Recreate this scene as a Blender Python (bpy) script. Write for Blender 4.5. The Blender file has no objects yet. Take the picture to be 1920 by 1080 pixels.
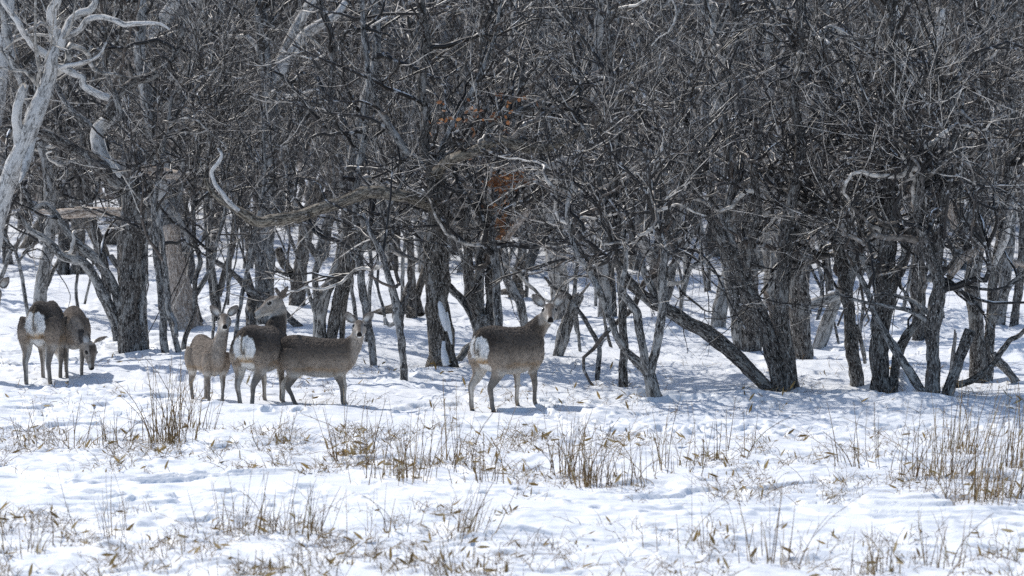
import bpy, math, random
import numpy as np

# ------------------------------------------------------------------ camera, sky, sun
C = bpy.context.scene.collection
scene = bpy.context.scene
F = 8496.0                       # focal length in photo pixels (1920 wide)
CAM_H = 4.7
PITCH = math.atan(570.0 / F)
cam_d = bpy.data.cameras.new('camera')
cam_d.lens = 36.0 * F / 1920.0
cam_d.sensor_width = 36.0
cam_d.clip_start = 0.5
cam_d.clip_end = 3000.0
cam_d.dof.use_dof = True
cam_d.dof.focus_distance = 53.5
cam_d.dof.aperture_fstop = 3.2
cam = bpy.data.objects.new('camera', cam_d)
cam.location = (0, 0, CAM_H)
cam.rotation_euler = (math.pi / 2 - PITCH, 0, 0)
C.objects.link(cam)
scene.camera = cam

SUN_EL, SUN_AZ = math.radians(49), math.radians(-38)      # azimuth from +Y (behind the wood), minus = left
world = bpy.data.worlds.new('World')
scene.world = world
world.use_nodes = True
nt = world.node_tree
sky = nt.nodes.new('ShaderNodeTexSky')
sky.sky_type = 'NISHITA'
sky.sun_disc = False
sky.sun_elevation = SUN_EL
sky.sun_rotation = SUN_AZ
sky.dust_density = 1.0
bg = nt.nodes['Background']
bg.inputs['Strength'].default_value = 0.135
nt.links.new(sky.outputs[0], bg.inputs[0])
sun_d = bpy.data.lights.new('sun', 'SUN')
sun_d.energy = 3.4
sun_d.angle = math.radians(0.5)
sun_d.color = (1.0, 0.96, 0.9)
sun = bpy.data.objects.new('sun', sun_d)
from mathutils import Vector, Matrix
sdir = Vector((math.sin(SUN_AZ) * math.cos(SUN_EL), math.cos(SUN_AZ) * math.cos(SUN_EL), math.sin(SUN_EL)))
sun.rotation_euler = sdir.to_track_quat('Z', 'Y').to_euler()
sun.location = (-10, 60, 40)
C.objects.link(sun)
scene.view_settings.view_transform = 'Standard'
scene.view_settings.look = 'None'
scene.view_settings.exposure = 0.20
scene.view_settings.gamma = 1.0
scene.cycles.use_denoising = False
scene.cycles.sample_clamp_indirect = 4.0
scene.cycles.max_bounces = 6
scene.cycles.diffuse_bounces = 3

# ------------------------------------------------------------------ numeric helpers
def _h(ix, iy, iz, seed):
    n = (ix.astype(np.int64) * 374761393 + iy.astype(np.int64) * 668265263 + iz.astype(np.int64) * 2147483647 + seed * 974711) & 0xFFFFFFFF
    n = ((n ^ (n >> 13)) * 1274126177) & 0xFFFFFFFF
    n = (n ^ (n >> 16)) & 0xFFFFFF
    return n / float(0xFFFFFF)

def n2(x, y, seed=0):
    x = np.asarray(x, float); y = np.asarray(y, float)
    ix = np.floor(x); iy = np.floor(y); fx = x - ix; fy = y - iy
    fx = fx * fx * (3 - 2 * fx); fy = fy * fy * (3 - 2 * fy)
    z = np.zeros_like(ix)
    a = _h(ix, iy, z, seed); b = _h(ix + 1, iy, z, seed); c = _h(ix, iy + 1, z, seed); d = _h(ix + 1, iy + 1, z, seed)
    return (a + (b - a) * fx) * (1 - fy) + (c + (d - c) * fx) * fy

def n3(p, seed=0):
    i = np.floor(p); f = p - i; f = f * f * (3 - 2 * f)
    x, y, z = i[..., 0], i[..., 1], i[..., 2]
    def H(a, b, c): return _h(x + a, y + b, z + c, seed)
    fx, fy, fz = f[..., 0], f[..., 1], f[..., 2]
    l0 = (H(0,0,0)*(1-fx)+H(1,0,0)*fx)*(1-fy)+(H(0,1,0)*(1-fx)+H(1,1,0)*fx)*fy
    l1 = (H(0,0,1)*(1-fx)+H(1,0,1)*fx)*(1-fy)+(H(0,1,1)*(1-fx)+H(1,1,1)*fx)*fy
    return l0 * (1 - fz) + l1 * fz

def fbm(x, y, seed, o=3):
    s = 0; a = 1; t = 0
    for k in range(o):
        s = s + a * n2(x * 2**k, y * 2**k, seed + k * 17); t += a; a *= .5
    return s / t

def sst(a, b, x):
    t = np.clip((x - a) / (b - a), 0, 1)
    return t * t * (3 - 2 * t)

def nrm(v):
    return v / np.maximum(np.linalg.norm(v, axis=-1, keepdims=True), 1e-9)

cp, sp = math.cos(PITCH), math.sin(PITCH)
def P3(px, py, depth):
    """photo pixel at a distance along the view axis -> world point"""
    px = np.asarray(px, float); py = np.asarray(py, float)
    cx = (px - 960) / F * depth; cy = (540 - py) / F * depth
    return np.stack([cx + 0 * cy, depth * cp + cy * sp, CAM_H - depth * sp + cy * cp], -1)

# ------------------------------------------------------------------ terrain height
MOUNDS = []
def flat_depth(py):
    return CAM_H / (((py + 30.0) / F) * cp + 0) / 1.0
def _flat(px, py):
    # intersection of pixel ray with z = 0
    k = (540 - py) / F
    depth = CAM_H / (sp - k * cp)
    return P3(px, py, depth)
def mound(px, py, w, d, h):
    p = _flat(px, py); MOUNDS.append((p[0], p[1], w, d, h))
for m in [(1650, 752, .45, .5, .07), (1720, 760, .4, .5, .06), (1590, 750, .3, .4, .06), (1690, 724, .16, .25, .14), (1460, 712, .35, .4, .10),
          (1560, 690, .8, .8, .12), (1410, 745, .6, .6, .07), (280, 640, .5, .9, .08), (830, 705, .5, .6, .08), (1330, 640, 1.2, 1.6, .14),
          (1230, 610, 1.5, 1.4, .1), (150, 545, 1.3, 1.6, .15), (60, 640, 1.4, 1.6, .14), (620, 560, 1.6, 2, .14), (960, 540, 1.5, 2, .12),
          (1760, 760, .6, .7, .07), (1890, 640, 1.4, 1.6, .15), (470, 768, .9, .18, .055), (360, 767, .5, .18, .045), (600, 771, .6, .18, .05)]:
    mound(*m)

TRACKS = []
_tr = random.Random(5)
def track(pts, step=.34):
    for (ax, ay), (bx, by) in zip(pts, pts[1:]):
        a, b = _flat(ax, ay), _flat(bx, by); n = max(1, int(math.hypot(b[0] - a[0], b[1] - a[1]) / step))
        for k in range(n):
            t = (k + _tr.uniform(-.25, .25)) / n
            TRACKS.append((a[0] + (b[0] - a[0]) * t + _tr.uniform(-.1, .1), a[1] + (b[1] - a[1]) * t + _tr.uniform(-.14, .14), _tr.uniform(.045, .07), _tr.uniform(.04, .075)))
track([(1010, 772), (1120, 790), (1300, 812), (1480, 818), (1700, 800), (1960, 790)])
track([(1020, 776), (1180, 800), (1360, 820), (1560, 812)])
track([(560, 775), (420, 768), (230, 742), (110, 722)])
track([(900, 780), (800, 772), (690, 766)])
track([(60, 725), (20, 690), (-30, 640)])
track([(160, 712), (330, 690), (600, 700), (760, 722), (900, 735)])
track([(1010, 745), (1180, 770), (1420, 775), (1800, 768)])
track([(300, 960), (620, 935), (980, 925), (1250, 975)])
LEDGES = []
for _k in range(520):
    _ly = 35.8 + 20.5 * _tr.random() ** 1.0; _hw = _ly * 960 / F + .5
    _lw = _tr.uniform(.08, .42) * _tr.uniform(.5, 1.3)
    LEDGES.append((_tr.uniform(-_hw, _hw), _ly, _lw, _tr.uniform(.008, .022) + .035 * _lw * _tr.random()))
for _w in [(828, 690, .3), (1450, 725, .32), (1480, 716, .3), (1655, 728, .3), (1760, 745, .34), (1605, 724, .22), (1845, 712, .3), (905, 686, .26), (245, 655, .36), (620, 643, .3), (1228, 742, .2), (702, 690, .16),
           (757, 713, .15), (1168, 722, .16), (343, 655, .14), (311, 657, .16), (1505, 678, .26), (1405, 658, .28), (350, 608, .36), (1048, 672, .2), (1120, 718, .12), (497, 605, .3), (1050, 600, .3)]:
    _p = _flat(_w[0], _w[1]); TRACKS.append((_p[0], _p[1], _w[2] * .8, .055))
def gz(x, y):
    x = np.asarray(x, float); y = np.asarray(y, float)
    z = np.zeros(np.broadcast(x, y).shape)
    wood = sst(53, 60, y)
    z = z + wood * (fbm(x / 3.2, y / 3.6, 3, 2) - .5) * .42
    z = z + (fbm(x / 7.0, y / 9.0, 9, 2) - .5) * .10
    for mx, my, w, d, h in MOUNDS:
        z = z + h * np.exp(-((x - mx) / w) ** 2 - ((y - my) / d) ** 2)
    near = 1 - sst(70, 85, y)
    # vegetated, bumpy bands
    wob = (n2(x / 1.7, y * 0, 31) - .5) * 1.6
    yy = y + wob
    veg = np.maximum.reduce([1 - sst(39.6, 40.9, yy), sst(43.6, 44.6, yy) * (1 - sst(47.6, 49.0, yy)), sst(51.2, 52.2, yy) * (1 - sst(55, 57, yy)) * .8])
    z = z + near * veg * ((fbm(x / .38, y / .5, 41, 3) - .45) * .075)
    crumb = n2(x / .11, y / .14, 44)
    z = z + near * veg * np.clip(n2(x / .9, y / 1.1, 46) - .45, 0, 1) * np.clip(crumb - .45, 0, 1) * .10
    # disturbed snow right of the standing hind
    rub = np.exp(-((x - 2.3) / 1.5) ** 2 - ((y - 47.9) / .7) ** 2)
    z = z + rub * np.clip(n2(x / .07, y / .09, 47) - .35, 0, 1) * .09
    # wind ledges
    a = fbm(x / 1.9, y / 1.1, 51, 3) * 7
    st = np.floor(a) + sst(.88, .98, a - np.floor(a))
    z = z + near * (st - a) * .055 * (1 - .4 * veg) * sst(.25, .5, n2(x / 2.7, y / 2.2, 57))
    a = fbm(x / .8 + 5, y / .42, 61, 2) * 5
    st = np.floor(a) + sst(.8, .97, a - np.floor(a))
    z = z + near * (st - a) * .026 * sst(.3, .55, n2(x / 1.6, y / 1.3, 58))
    a = fbm(x / .55 + 2, y / .22, 66, 2) * 4
    st = np.floor(a) + sst(.8, .97, a - np.floor(a))
    z = z + near * (st - a) * .012 * sst(.35, .6, n2(x / 1.2, y / .9, 59))
    if TRACKS is not None and z.size:
        for tx, ty, tr, th_ in TRACKS:
            if z.ndim == 2:
                r0_, r1_ = np.searchsorted(y[:, 0], [ty - .3, ty + .3]); c0_, c1_ = np.searchsorted(x[0], [tx - .3, tx + .3])
                sl = np.s_[r0_:r1_, c0_:c1_]
                q2 = ((x[sl] - tx) ** 2 + ((y[sl] - ty) / 1.35) ** 2) / tr ** 2
                z[sl] += th_ * (-np.exp(-q2 ** 2) + .45 * np.exp(-(np.sqrt(q2) - 1.45) ** 2 * 7))
    if z.ndim == 2:
        for lx, ly, lw, lh in LEDGES:
            r0_, r1_ = np.searchsorted(y[:, 0], [ly - .35, ly + 1.3]); c0_, c1_ = np.searchsorted(x[0], [lx - lw * 1.5, lx + lw * 1.5])
            sl = np.s_[r0_:r1_, c0_:c1_]
            xx = x[sl]
            v = y[sl] - ly - (n2(xx / .22, xx * 0 + ly, 71) - .5) * .16 - (n2(xx / .06, xx * 0 + ly, 72) - .5) * .04
            z[sl] += lh * np.exp(-((xx - lx) / lw) ** 4) * np.where(v < 0, sst(-.035, 0, v), np.exp(-np.maximum(v, 0) / .38))
    # a drop beyond the first wood, then a rise
    z = z - sst(92, 125, y) * 1.2 + sst(135, 230, y) * 9.0
    return z

def ground_at(px, py):
    k = (540 - py) / F
    z = 0.0
    for _ in range(6):
        depth = (CAM_H - z) / (sp - k * cp)
        p = P3(px, py, depth)
        z = float(gz(p[0], p[1]))
    return np.array([p[0], p[1], z]), depth

# ------------------------------------------------------------------ mesh helpers
def mesh_np(name, V, quads=None, tris=None, mats=(), attrs=None, smooth=True):
    me = bpy.data.meshes.new(name)
    V = np.asarray(V, np.float32)
    me.vertices.add(len(V)); me.vertices.foreach_set('co', V.ravel())
    q = np.zeros((0, 4), np.int32) if quads is None else np.asarray(quads, np.int32)
    t = np.zeros((0, 3), np.int32) if tris is None else np.asarray(tris, np.int32)
    loops = np.concatenate([q.ravel(), t.ravel()])
    me.loops.add(len(loops)); me.loops.foreach_set('vertex_index', loops)
    me.polygons.add(len(q) + len(t))
    starts = np.concatenate([np.arange(len(q)) * 4, len(q) * 4 + np.arange(len(t)) * 3]).astype(np.int32)
    me.polygons.foreach_set('loop_start', starts)
    if smooth:
        me.polygons.foreach_set('use_smooth', np.ones(len(q) + len(t), bool))
    for k, (typ, arr) in (attrs or {}).items():
        at = me.attributes.new(k, typ, 'POINT')
        arr = np.asarray(arr, np.float32)
        at.data.foreach_set({'FLOAT': 'value', 'FLOAT_VECTOR': 'vector', 'FLOAT_COLOR': 'color'}[typ], arr.ravel())
    me.update(calc_edges=True)
    me.validate()
    for m in mats: me.materials.append(m)
    return me

def obj(name, me, parent=None):
    o = bpy.data.objects.new(name, me); C.objects.link(o)
    if parent is not None: o.parent = parent
    return o

def tag(o, label=None, cat=None, group=None, kind=None):
    if label: o['label'] = label
    if cat: o['category'] = cat
    if group: o['group'] = group
    if kind: o['kind'] = kind
    return o

class Geo:
    """collects quads / tris with 'bk' (bark coords) and 'tint'"""
    def __init__(s): s.V = []; s.Q = []; s.T = []; s.B = []; s.K = []; s.n = 0
    def add(s, V, Q=None, T=None, B=None, K=None):
        s.V.append(V)
        if Q is not None and len(Q): s.Q.append(Q + s.n)
        if T is not None and len(T): s.T.append(T + s.n)
        s.B.append(np.zeros((len(V), 3)) if B is None else B)
        s.K.append(np.full(len(V), .5) if K is None else K)
        s.n += len(V)
    def mesh(s, name, mats, shift=(0, 0, 0)):
        V = np.concatenate(s.V) - np.asarray(shift)
        return mesh_np(name, V, np.concatenate(s.Q) if s.Q else None, np.concatenate(s.T) if s.T else None, mats,
                       {'bk': ('FLOAT_VECTOR', np.concatenate(s.B)), 'tint': ('FLOAT', np.concatenate(s.K))})

rng = np.random.default_rng(7)

def tubes(g, P, R, sides, tint=None):
    """many thin polylines of one length K: P (n,K,3), R (n,K)"""
    n, K = R.shape
    if n == 0: return
    T = np.gradient(P, axis=1); T = nrm(T)
    d = nrm(P[:, -1] - P[:, 0])
    ref = nrm(np.cross(d, nrm(rng.normal(size=(n, 3)))))[:, None, :]
    n1 = nrm(ref - (ref * T).sum(-1, keepdims=True) * T)
    n2_ = np.cross(T, n1)
    a = np.arange(sides) * 2 * math.pi / sides
    ca, sa = np.cos(a), np.sin(a)
    V = P[:, :, None, :] + R[:, :, None, None] * (n1[:, :, None, :] * ca[:, None] + n2_[:, :, None, :] * sa[:, None])
    i = np.arange(n)[:, None, None] * (K * sides); j = np.arange(K - 1)[None, :, None] * sides
    k = np.arange(sides)[None, None, :]; k2 = (k + 1) % sides
    Q = np.stack([i + j + k, i + j + k2, i + j + sides + k2, i + j + sides + k], -1).reshape(-1, 4)
    if tint is None: tint = rng.random(n)
    g.add(V.reshape(-1, 3), Q, None, None, np.repeat(tint, K * sides))

def catmull(pts, ds):
    """pts (m,4): x,y,z,r -> resampled"""
    p = np.asarray(pts, float)
    if len(p) == 2: p = np.stack([p[0], (p[0] + p[1]) / 2, p[1]])
    e = np.concatenate([[2 * p[0] - p[1]], p, [2 * p[-1] - p[-2]]])
    out = []
    for i in range(1, len(e) - 2):
        L = np.linalg.norm(e[i + 1, :3] - e[i, :3]); m = max(2, int(L / ds))
        t = np.linspace(0, 1, m, endpoint=False)[:, None]
        a, b, c, d = e[i - 1], e[i], e[i + 1], e[i + 2]
        out.append(.5 * ((2 * b) + (-a + c) * t + (2 * a - 5 * b + 4 * c - d) * t**2 + (-a + 3 * b - 3 * c + d) * t**3))
    out.append(e[-2][None])
    r = np.concatenate(out); r[:, 3] = np.maximum(r[:, 3], .002)
    return r

def limb(g, pts, sides=None, knob=.13, seed=0, cap=True, wig=.35, jag=0.0):
    """one thick limb with rough bark relief"""
    r0 = max(p[3] for p in pts)
    ds = max(.022, min(.12, r0 * .45))
    c = catmull(pts, ds)
    P = c[:, :3].copy(); R = c[:, 3].copy()
    s = np.concatenate([[0], np.cumsum(np.linalg.norm(np.diff(P, axis=0), axis=1))])
    # crooked wander
    for ax in range(3):
        w = (n2(s / .35, np.full_like(s, seed * 7.3 + ax * 3.1), 5) - .5) + .6 * (n2(s / .14, np.full_like(s, seed * 3.3 + ax * 5.1), 6) - .5)
        P[:, ax] += w * wig * np.minimum(R * 1.6, .05) * (1 if ax != 2 else .5) * np.clip(s / .2, 0, 1)
    T = nrm(np.gradient(P, axis=0))
    d = T.mean(0); ref = np.array([0, 1., 0])
    if abs(nrm(d)[1]) > .8: ref = np.array([1., 0, 0])
    n1 = nrm(ref - (T * ref).sum(-1, keepdims=True) * T); n2_ = np.cross(T, n1)
    S = sides or int(np.clip(r0 / .006, 7, 18))
    a = np.arange(S) * 2 * math.pi / S
    ca, sa = np.cos(a), np.sin(a)
    bk = np.stack([R[:, None] * ca + seed * 1.7, R[:, None] * sa + 0 * ca, np.repeat(s[:, None], S, 1) * .34], -1)
    rel = (n3(bk * np.array([38, 38, 40.]), seed) - .5) * 1.0 + (n3(bk * np.array([14, 14, 18.]), seed + 3) - .5) * .9
    # swellings
    sw = (n2(s / .22, np.full_like(s, seed * 1.9), 8) - .5) * .35
    rr = R[:, None] * (1 + knob * rel * 1.6 + sw[:, None] * .5)
    if jag > 0:
        t = np.arange(len(R)) / (len(R) - 1)
    V = P[:, None, :] + rr[..., None] * (n1[:, None, :] * ca[:, None] + n2_[:, None, :] * sa[:, None])
    if jag > 0:       # splintered top
        V[-1] += T[-1] * (rng.random(S)[:, None] - .3) * jag
        V[-2] += T[-2] * (rng.random(S)[:, None] - .5) * jag * .3
    K = len(R)
    j = np.arange(K - 1)[:, None] * S; k = np.arange(S)[None]; k2 = (k + 1) % S
    Q = np.stack([j + k, j + k2, j + S + k2, j + S + k], -1).reshape(-1, 4)
    V = V.reshape(-1, 3); B = bk.reshape(-1, 3)
    Tt = None
    if cap:
        V = np.concatenate([V, (P[-1] - T[-1] * min(R[-1], .05) * (.9 if jag > 0 else -.25))[None]]); B = np.concatenate([B, B[-1:]])
        e = (K - 1) * S
        Tt = np.stack([e + np.arange(S), e + (np.arange(S) + 1) % S, np.full(S, K * S)], -1)
    g.add(V, Q, Tt, B, np.full(len(V), rng.random()))
    m = np.linspace(0, K - 1, 14).round().astype(int)
    return P[m], R[m]

def sprout(P, R, n, L, rmax, ang=(35, 65), K=5, up=.15, wig=.25, t0=.12, rf=.62, zmin=-9, flat=0.0, tip=.35):
    """n children off parents P (m,k,3), R (m,k)"""
    m, k, _ = P.shape
    if m == 0 or n == 0: return np.zeros((0, K, 3)), np.zeros((0, K))
    n_want = n
    if zmin > -9: n = n * 3
    ln = np.linalg.norm(np.diff(P, axis=1), axis=-1).sum(1)
    w = ln / ln.sum()
    i = rng.choice(m, n, p=w); t = t0 + (1 - t0) * rng.random(n)**.85
    u = t * (k - 1); a = np.minimum(u.astype(int), k - 2); f = (u - a)[:, None]
    p = P[i, a] * (1 - f) + P[i, a + 1] * f
    r = R[i, a] * (1 - f[:, 0]) + R[i, a + 1] * f[:, 0]
    T = nrm(P[i, a + 1] - P[i, a])
    ax = nrm(np.cross(T, nrm(rng.normal(size=(n, 3)))))
    th = np.radians(rng.uniform(ang[0], ang[1], n))[:, None]
    d = nrm(T * np.cos(th) + ax * np.sin(th) + np.array([0, 0, up]))
    keep = p[:, 2] > zmin
    if zmin > -9: keep &= np.cumsum(keep) <= n_want
    p, r, d = p[keep], r[keep], d[keep]; n = len(p)
    Ls = rng.uniform(L[0], L[1], n) * (1 - .35 * t[keep])
    r0 = np.minimum(r * rf, rmax * rng.uniform(.6, 1, n))
    Q = [p]
    for s in range(K - 1):
        d = nrm(d + rng.normal(size=(n, 3)) * wig + np.array([0, 0, up * .25]))
        Q.append(Q[-1] + d * (Ls / (K - 1))[:, None])
    PP = np.stack(Q, 1)
    RR = r0[:, None] * np.linspace(1, tip, K)[None]
    return PP, RR

# ------------------------------------------------------------------ materials
def new_mat(name):
    m = bpy.data.materials.new(name); m.use_nodes = True
    t = m.node_tree; b = t.nodes['Principled BSDF']
    return m, t, b
def N(t, typ, **kw):
    n = t.nodes.new(typ)
    for k, v in kw.items(): setattr(n, k, v)
    return n
def ramp(t, fac, stops):
    r = N(t, 'ShaderNodeValToRGB'); e = r.color_ramp.elements
    while len(e) < len(stops): e.new(.5)
    for x, (p, c) in zip(e, stops): x.position = p; x.color = (*c, 1)
    t.links.new(fac, r.inputs[0]); return r.outputs[0]
def noise(t, vec, scale, detail=3, rough=.55):
    n = N(t, 'ShaderNodeTexNoise'); n.inputs['Scale'].default_value = scale; n.inputs['Detail'].default_value = detail
    n.inputs['Roughness'].default_value = rough
    if vec is not None: t.links.new(vec, n.inputs['Vector'])
    return n.outputs['Fac']
def mixc(t, fac, a, b, mode='MIX'):
    m = N(t, 'ShaderNodeMix', data_type='RGBA', blend_type=mode)
    for s, v in ((0, fac), (6, a), (7, b)):
        if hasattr(v, 'links'): t.links.new(v, m.inputs[s])
        else: m.inputs[s].default_value = v if s == 0 else (*v, 1)
    return m.outputs[2]
def bump(t, b, h, strength, dist):
    n = N(t, 'ShaderNodeBump'); n.inputs['Strength'].default_value = strength; n.inputs['Distance'].default_value = dist
    t.links.new(h, n.inputs['Height']); t.links.new(n.outputs[0], b.inputs['Normal'])
def attr(t, name):
    a = N(t, 'ShaderNodeAttribute'); a.attribute_name = name; return a

def bark(name, c0, c1, c2, patch, lich=.5, bs=.9):
    """c0 furrow, c1 ridge, c2 lichen / bare wood patches"""
    m, t, b = new_mat(name)
    v = attr(t, 'bk').outputs['Vector']
    f1 = noise(t, v, 40, 5, .7)
    f2 = noise(t, v, 13, 4, .65)
    f3 = noise(t, v, 95, 3, .6)
    col = ramp(t, f1, [(.40, c0), (.5, tuple((a + b_) / 2.4 for a, b_ in zip(c0, c1))), (.6, c1)])
    msk = ramp(t, f2, [(lich, (0, 0, 0)), (lich + .09, (1, 1, 1))])
    col = mixc(t, msk, col, mixc(t, f3, tuple(x * .55 for x in c2), c2))
    sp_ = ramp(t, f3, [(.57, (0, 0, 0)), (.66, (1, 1, 1))])
    col = mixc(t, sp_, col, patch)
    t.links.new(col, b.inputs['Base Color'])
    b.inputs['Roughness'].default_value = .85; b.inputs['Specular IOR Level'].default_value = .2
    bump(t, b, f1, bs, .03)
    return m
M_oak = bark('bark_dark_oak', (.007, .006, .006), (.20, .18, .165), (.40, .39, .37), (.55, .54, .51), .54)
M_lich = bark('bark_lichen_grey', (.010, .009, .009), (.24, .23, .22), (.50, .495, .48), (.64, .635, .62), .50)
M_birch = bark('bark_pale_grey', (.03, .027, .025), (.37, .355, .335), (.58, .565, .54), (.68, .665, .64), .47)
M_brown = bark('bark_furrowed_brown', (.006, .005, .004), (.21, .185, .16), (.44, .415, .385), (.55, .52, .48), .56)
M_arm = bark('bark_sunlit_oak', (.03, .024, .018), (.36, .315, .25), (.16, .14, .12), (.46, .42, .37), .57)  # pale ridge colour paints sunlit stripes onto the oak's long arms
M_dead = bark('wood_weathered_silver', (.12, .115, .11), (.72, .69, .65), (.80, .775, .74), (.82, .80, .77), .45, .5)
M_tan = bark('wood_bare_tan', (.22, .165, .125), (.68, .585, .50), (.50, .45, .41), (.74, .68, .62), .55, .5)
def twigmat(name, stops, rough=.5, mott=(.02, .018, .016)):
    stops = [(p, (c[0] * 1.04, c[1] * .99, c[2] * .91)) for p, c in stops]
    m, t, b = new_mat(name)
    col = ramp(t, attr(t, 'tint').outputs['Fac'], stops)
    g = N(t, 'ShaderNodeNewGeometry')
    f = noise(t, g.outputs['Position'], 8, 3, .6)
    col = mixc(t, ramp(t, f, [(.42, (0, 0, 0)), (.60, (.8, .8, .8))]), col, mott)
    f = noise(t, g.outputs['Position'], 13, 3, .6)
    col = mixc(t, ramp(t, f, [(.58, (0, 0, 0)), (.66, (.55, .55, .55))]), col, tuple(min(.75, x * 1.5 + .12) for x in stops[-1][1]))
    t.links.new(col, b.inputs['Base Color'])
    b.inputs['Roughness'].default_value = rough; b.inputs['Specular IOR Level'].default_value = .4
    return m
def mul(t, a, k):
    n = N(t, 'ShaderNodeMath', operation='MULTIPLY'); t.links.new(a, n.inputs[0]); n.inputs[1].default_value = k
    return n.outputs[0]
M_twig = twigmat('twigs', [(0, (.007, .006, .006)), (.50, (.022, .018, .017)), (.60, (.13, .11, .10)), (.70, (.50, .47, .445)), (1, (.82, .80, .78))], .40)  # palest tints put sunlit specks into the twig colour
M_ftwig = twigmat('far_twigs', [(0, (.02, .017, .016)), (.4, (.13, .107, .097)), (.72, (.44, .39, .355)), (1, (.74, .70, .66))], .5, (.05, .042, .038))
M_mtwig = twigmat('mid_twigs', [(0, (.010, .009, .009)), (.42, (.04, .033, .030)), (.60, (.20, .17, .155)), (.72, (.55, .51, .48)), (1, (.82, .80, .77))], .40)
M_dtwig = twigmat('dead_twigs', [(0, (.3, .29, .28)), (1, (.6, .59, .58))])
M_stalk = twigmat('dry_stalks', [(0, (.07, .04, .017)), (.4, (.20, .125, .048)), (.8, (.37, .25, .105)), (1, (.50, .40, .25))], .6, (.08, .045, .02))
def leafmat(name, stops):
    m, t, b = new_mat(name)
    col = ramp(t, attr(t, 'tint').outputs['Fac'], stops)
    g = N(t, 'ShaderNodeNewGeometry')
    col = mixc(t, mul(t, noise(t, g.outputs['Position'], 55, 2), .5), col, (.06, .04, .02))
    t.links.new(col, b.inputs['Base Color']); b.inputs['Roughness'].default_value = .55
    tr = N(t, 'ShaderNodeBsdfTranslucent'); t.links.new(col, tr.inputs[0])
    mx = N(t, 'ShaderNodeMixShader'); mx.inputs[0].default_value = .35
    t.links.new(b.outputs[0], mx.inputs[1]); t.links.new(tr.outputs[0], mx.inputs[2])
    t.links.new(mx.outputs[0], t.nodes['Material Output'].inputs[0])
    return m
M_sasa = leafmat('bamboo_leaves', [(0, (.13, .085, .03)), (.4, (.30, .20, .065)), (.75, (.42, .30, .12)), (1, (.48, .40, .25))])
M_oakleaf = leafmat('oak_leaves', [(0, (.10, .042, .022)), (.5, (.30, .125, .055)), (1, (.50, .25, .11))])
def snowmat():
    m, t, b = new_mat('snow')
    g = N(t, 'ShaderNodeNewGeometry')
    pos = g.outputs['Position']
    mp = N(t, 'ShaderNodeMapping'); mp.inputs['Scale'].default_value = (1, 2.2, 1); t.links.new(pos, mp.inputs[0])
    f = noise(t, mp.outputs[0], 7, 5, .6)
    f2 = noise(t, pos, 70, 2, .6)
    col = ramp(t, noise(t, pos, .5, 2), [(.3, (.76, .79, .83)), (.7, (.82, .835, .86))])
    t.links.new(col, b.inputs['Base Color'])
    b.inputs['Roughness'].default_value = .5; b.inputs['Specular IOR Level'].default_value = .35
    add = N(t, 'ShaderNodeMath', operation='MULTIPLY_ADD'); t.links.new(f2, add.inputs[0]); add.inputs[1].default_value = .18; t.links.new(f, add.inputs[2])
    bump(t, b, add.outputs[0], .3, .04)
    return m
M_snow = snowmat()

# ------------------------------------------------------------------ ground
def axis(segs):
    out = []
    for a, b, d in segs: out.append(np.arange(a, b, d))
    return np.concatenate(out)
def geo_out(start, end, d, f):
    o = [start]; 
    while o[-1] < end: d *= f; o.append(o[-1] + d)
    return np.array(o[1:])
xc = axis([(-10.8, -6.8, .07), (-6.8, 6.8, .028), (6.8, 10.8, .07)])
xs = np.concatenate([-geo_out(10.8, 600, .1, 1.25)[::-1], xc, geo_out(10.8, 600, .1, 1.25)])
ys = np.concatenate([[-60, -20, 0, 10, 18, 24, 28, 31], axis([(33, 35.5, .1), (35.5, 52, .025), (52, 62, .05), (62, 92, .13)]), geo_out(92, 900, .2, 1.12)])
X, Y = np.meshgrid(xs, ys)
Z = gz(X, Y)
nx, ny = len(xs), len(ys)
ii = np.arange(ny - 1)[:, None] * nx + np.arange(nx - 1)[None]
Q = np.stack([ii, ii + 1, ii + nx + 1, ii + nx], -1).reshape(-1, 4)
ground = obj('snow_ground', mesh_np('snow_ground', np.stack([X, Y, Z], -1).reshape(-1, 3), Q, None, [M_snow]))
tag(ground, kind='structure')

# ------------------------------------------------------------------ trees traced from the photo
ML1 = 1.0
def thin(P, R, z0=4.5, keep=.06):
    m = (P[:, 0, 2] < z0) | (rng.random(len(P)) < keep)
    return P[m], R[m]
def twigs(g, P1, R1, P2, R2, P3_, R3):
    P1, R1 = thin(P1, R1, 4.8, .4); P2, R2 = thin(P2, R2); P3_, R3 = thin(P3_, R3)
    tubes(g, P1, R1, 5, rng.random(len(P1)) * .62); tubes(g, P2, R2, 4, rng.random(len(P2)) ** 1.25); tubes(g, P3_, R3, 3, rng.random(len(P3_)) ** .75)
    g.nq = sum(len(q) for q in g.Q)
    # white lines on some branches: lying snow, and sun glints painted in with it
    for P, R, share in ((P1, R1, .12), (P2, R2, .035)):
        m = rng.random(len(P)) < share
        if not m.any(): continue
        p, r = P[m][:, 1:4], R[m][:, 1:4]
        dz = np.abs(p[:, -1, 2] - p[:, 0, 2]) / np.maximum(np.linalg.norm(p[:, -1] - p[:, 0], axis=-1), 1e-6)
        k = dz < .75
        tubes(g, p[k] + r[k][..., None] * np.array([0, 0, .75]), r[k] * np.array([.3, .75, .3]), 4)
def crownmesh(g, mat, b=(0, 0, 0)):
    me = g.mesh('crown', [mat, M_snow], b)
    idx = np.zeros(len(me.polygons), np.int32); idx[g.nq:] = 1
    me.polygons.foreach_set('material_index', idx)
    return me
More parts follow.
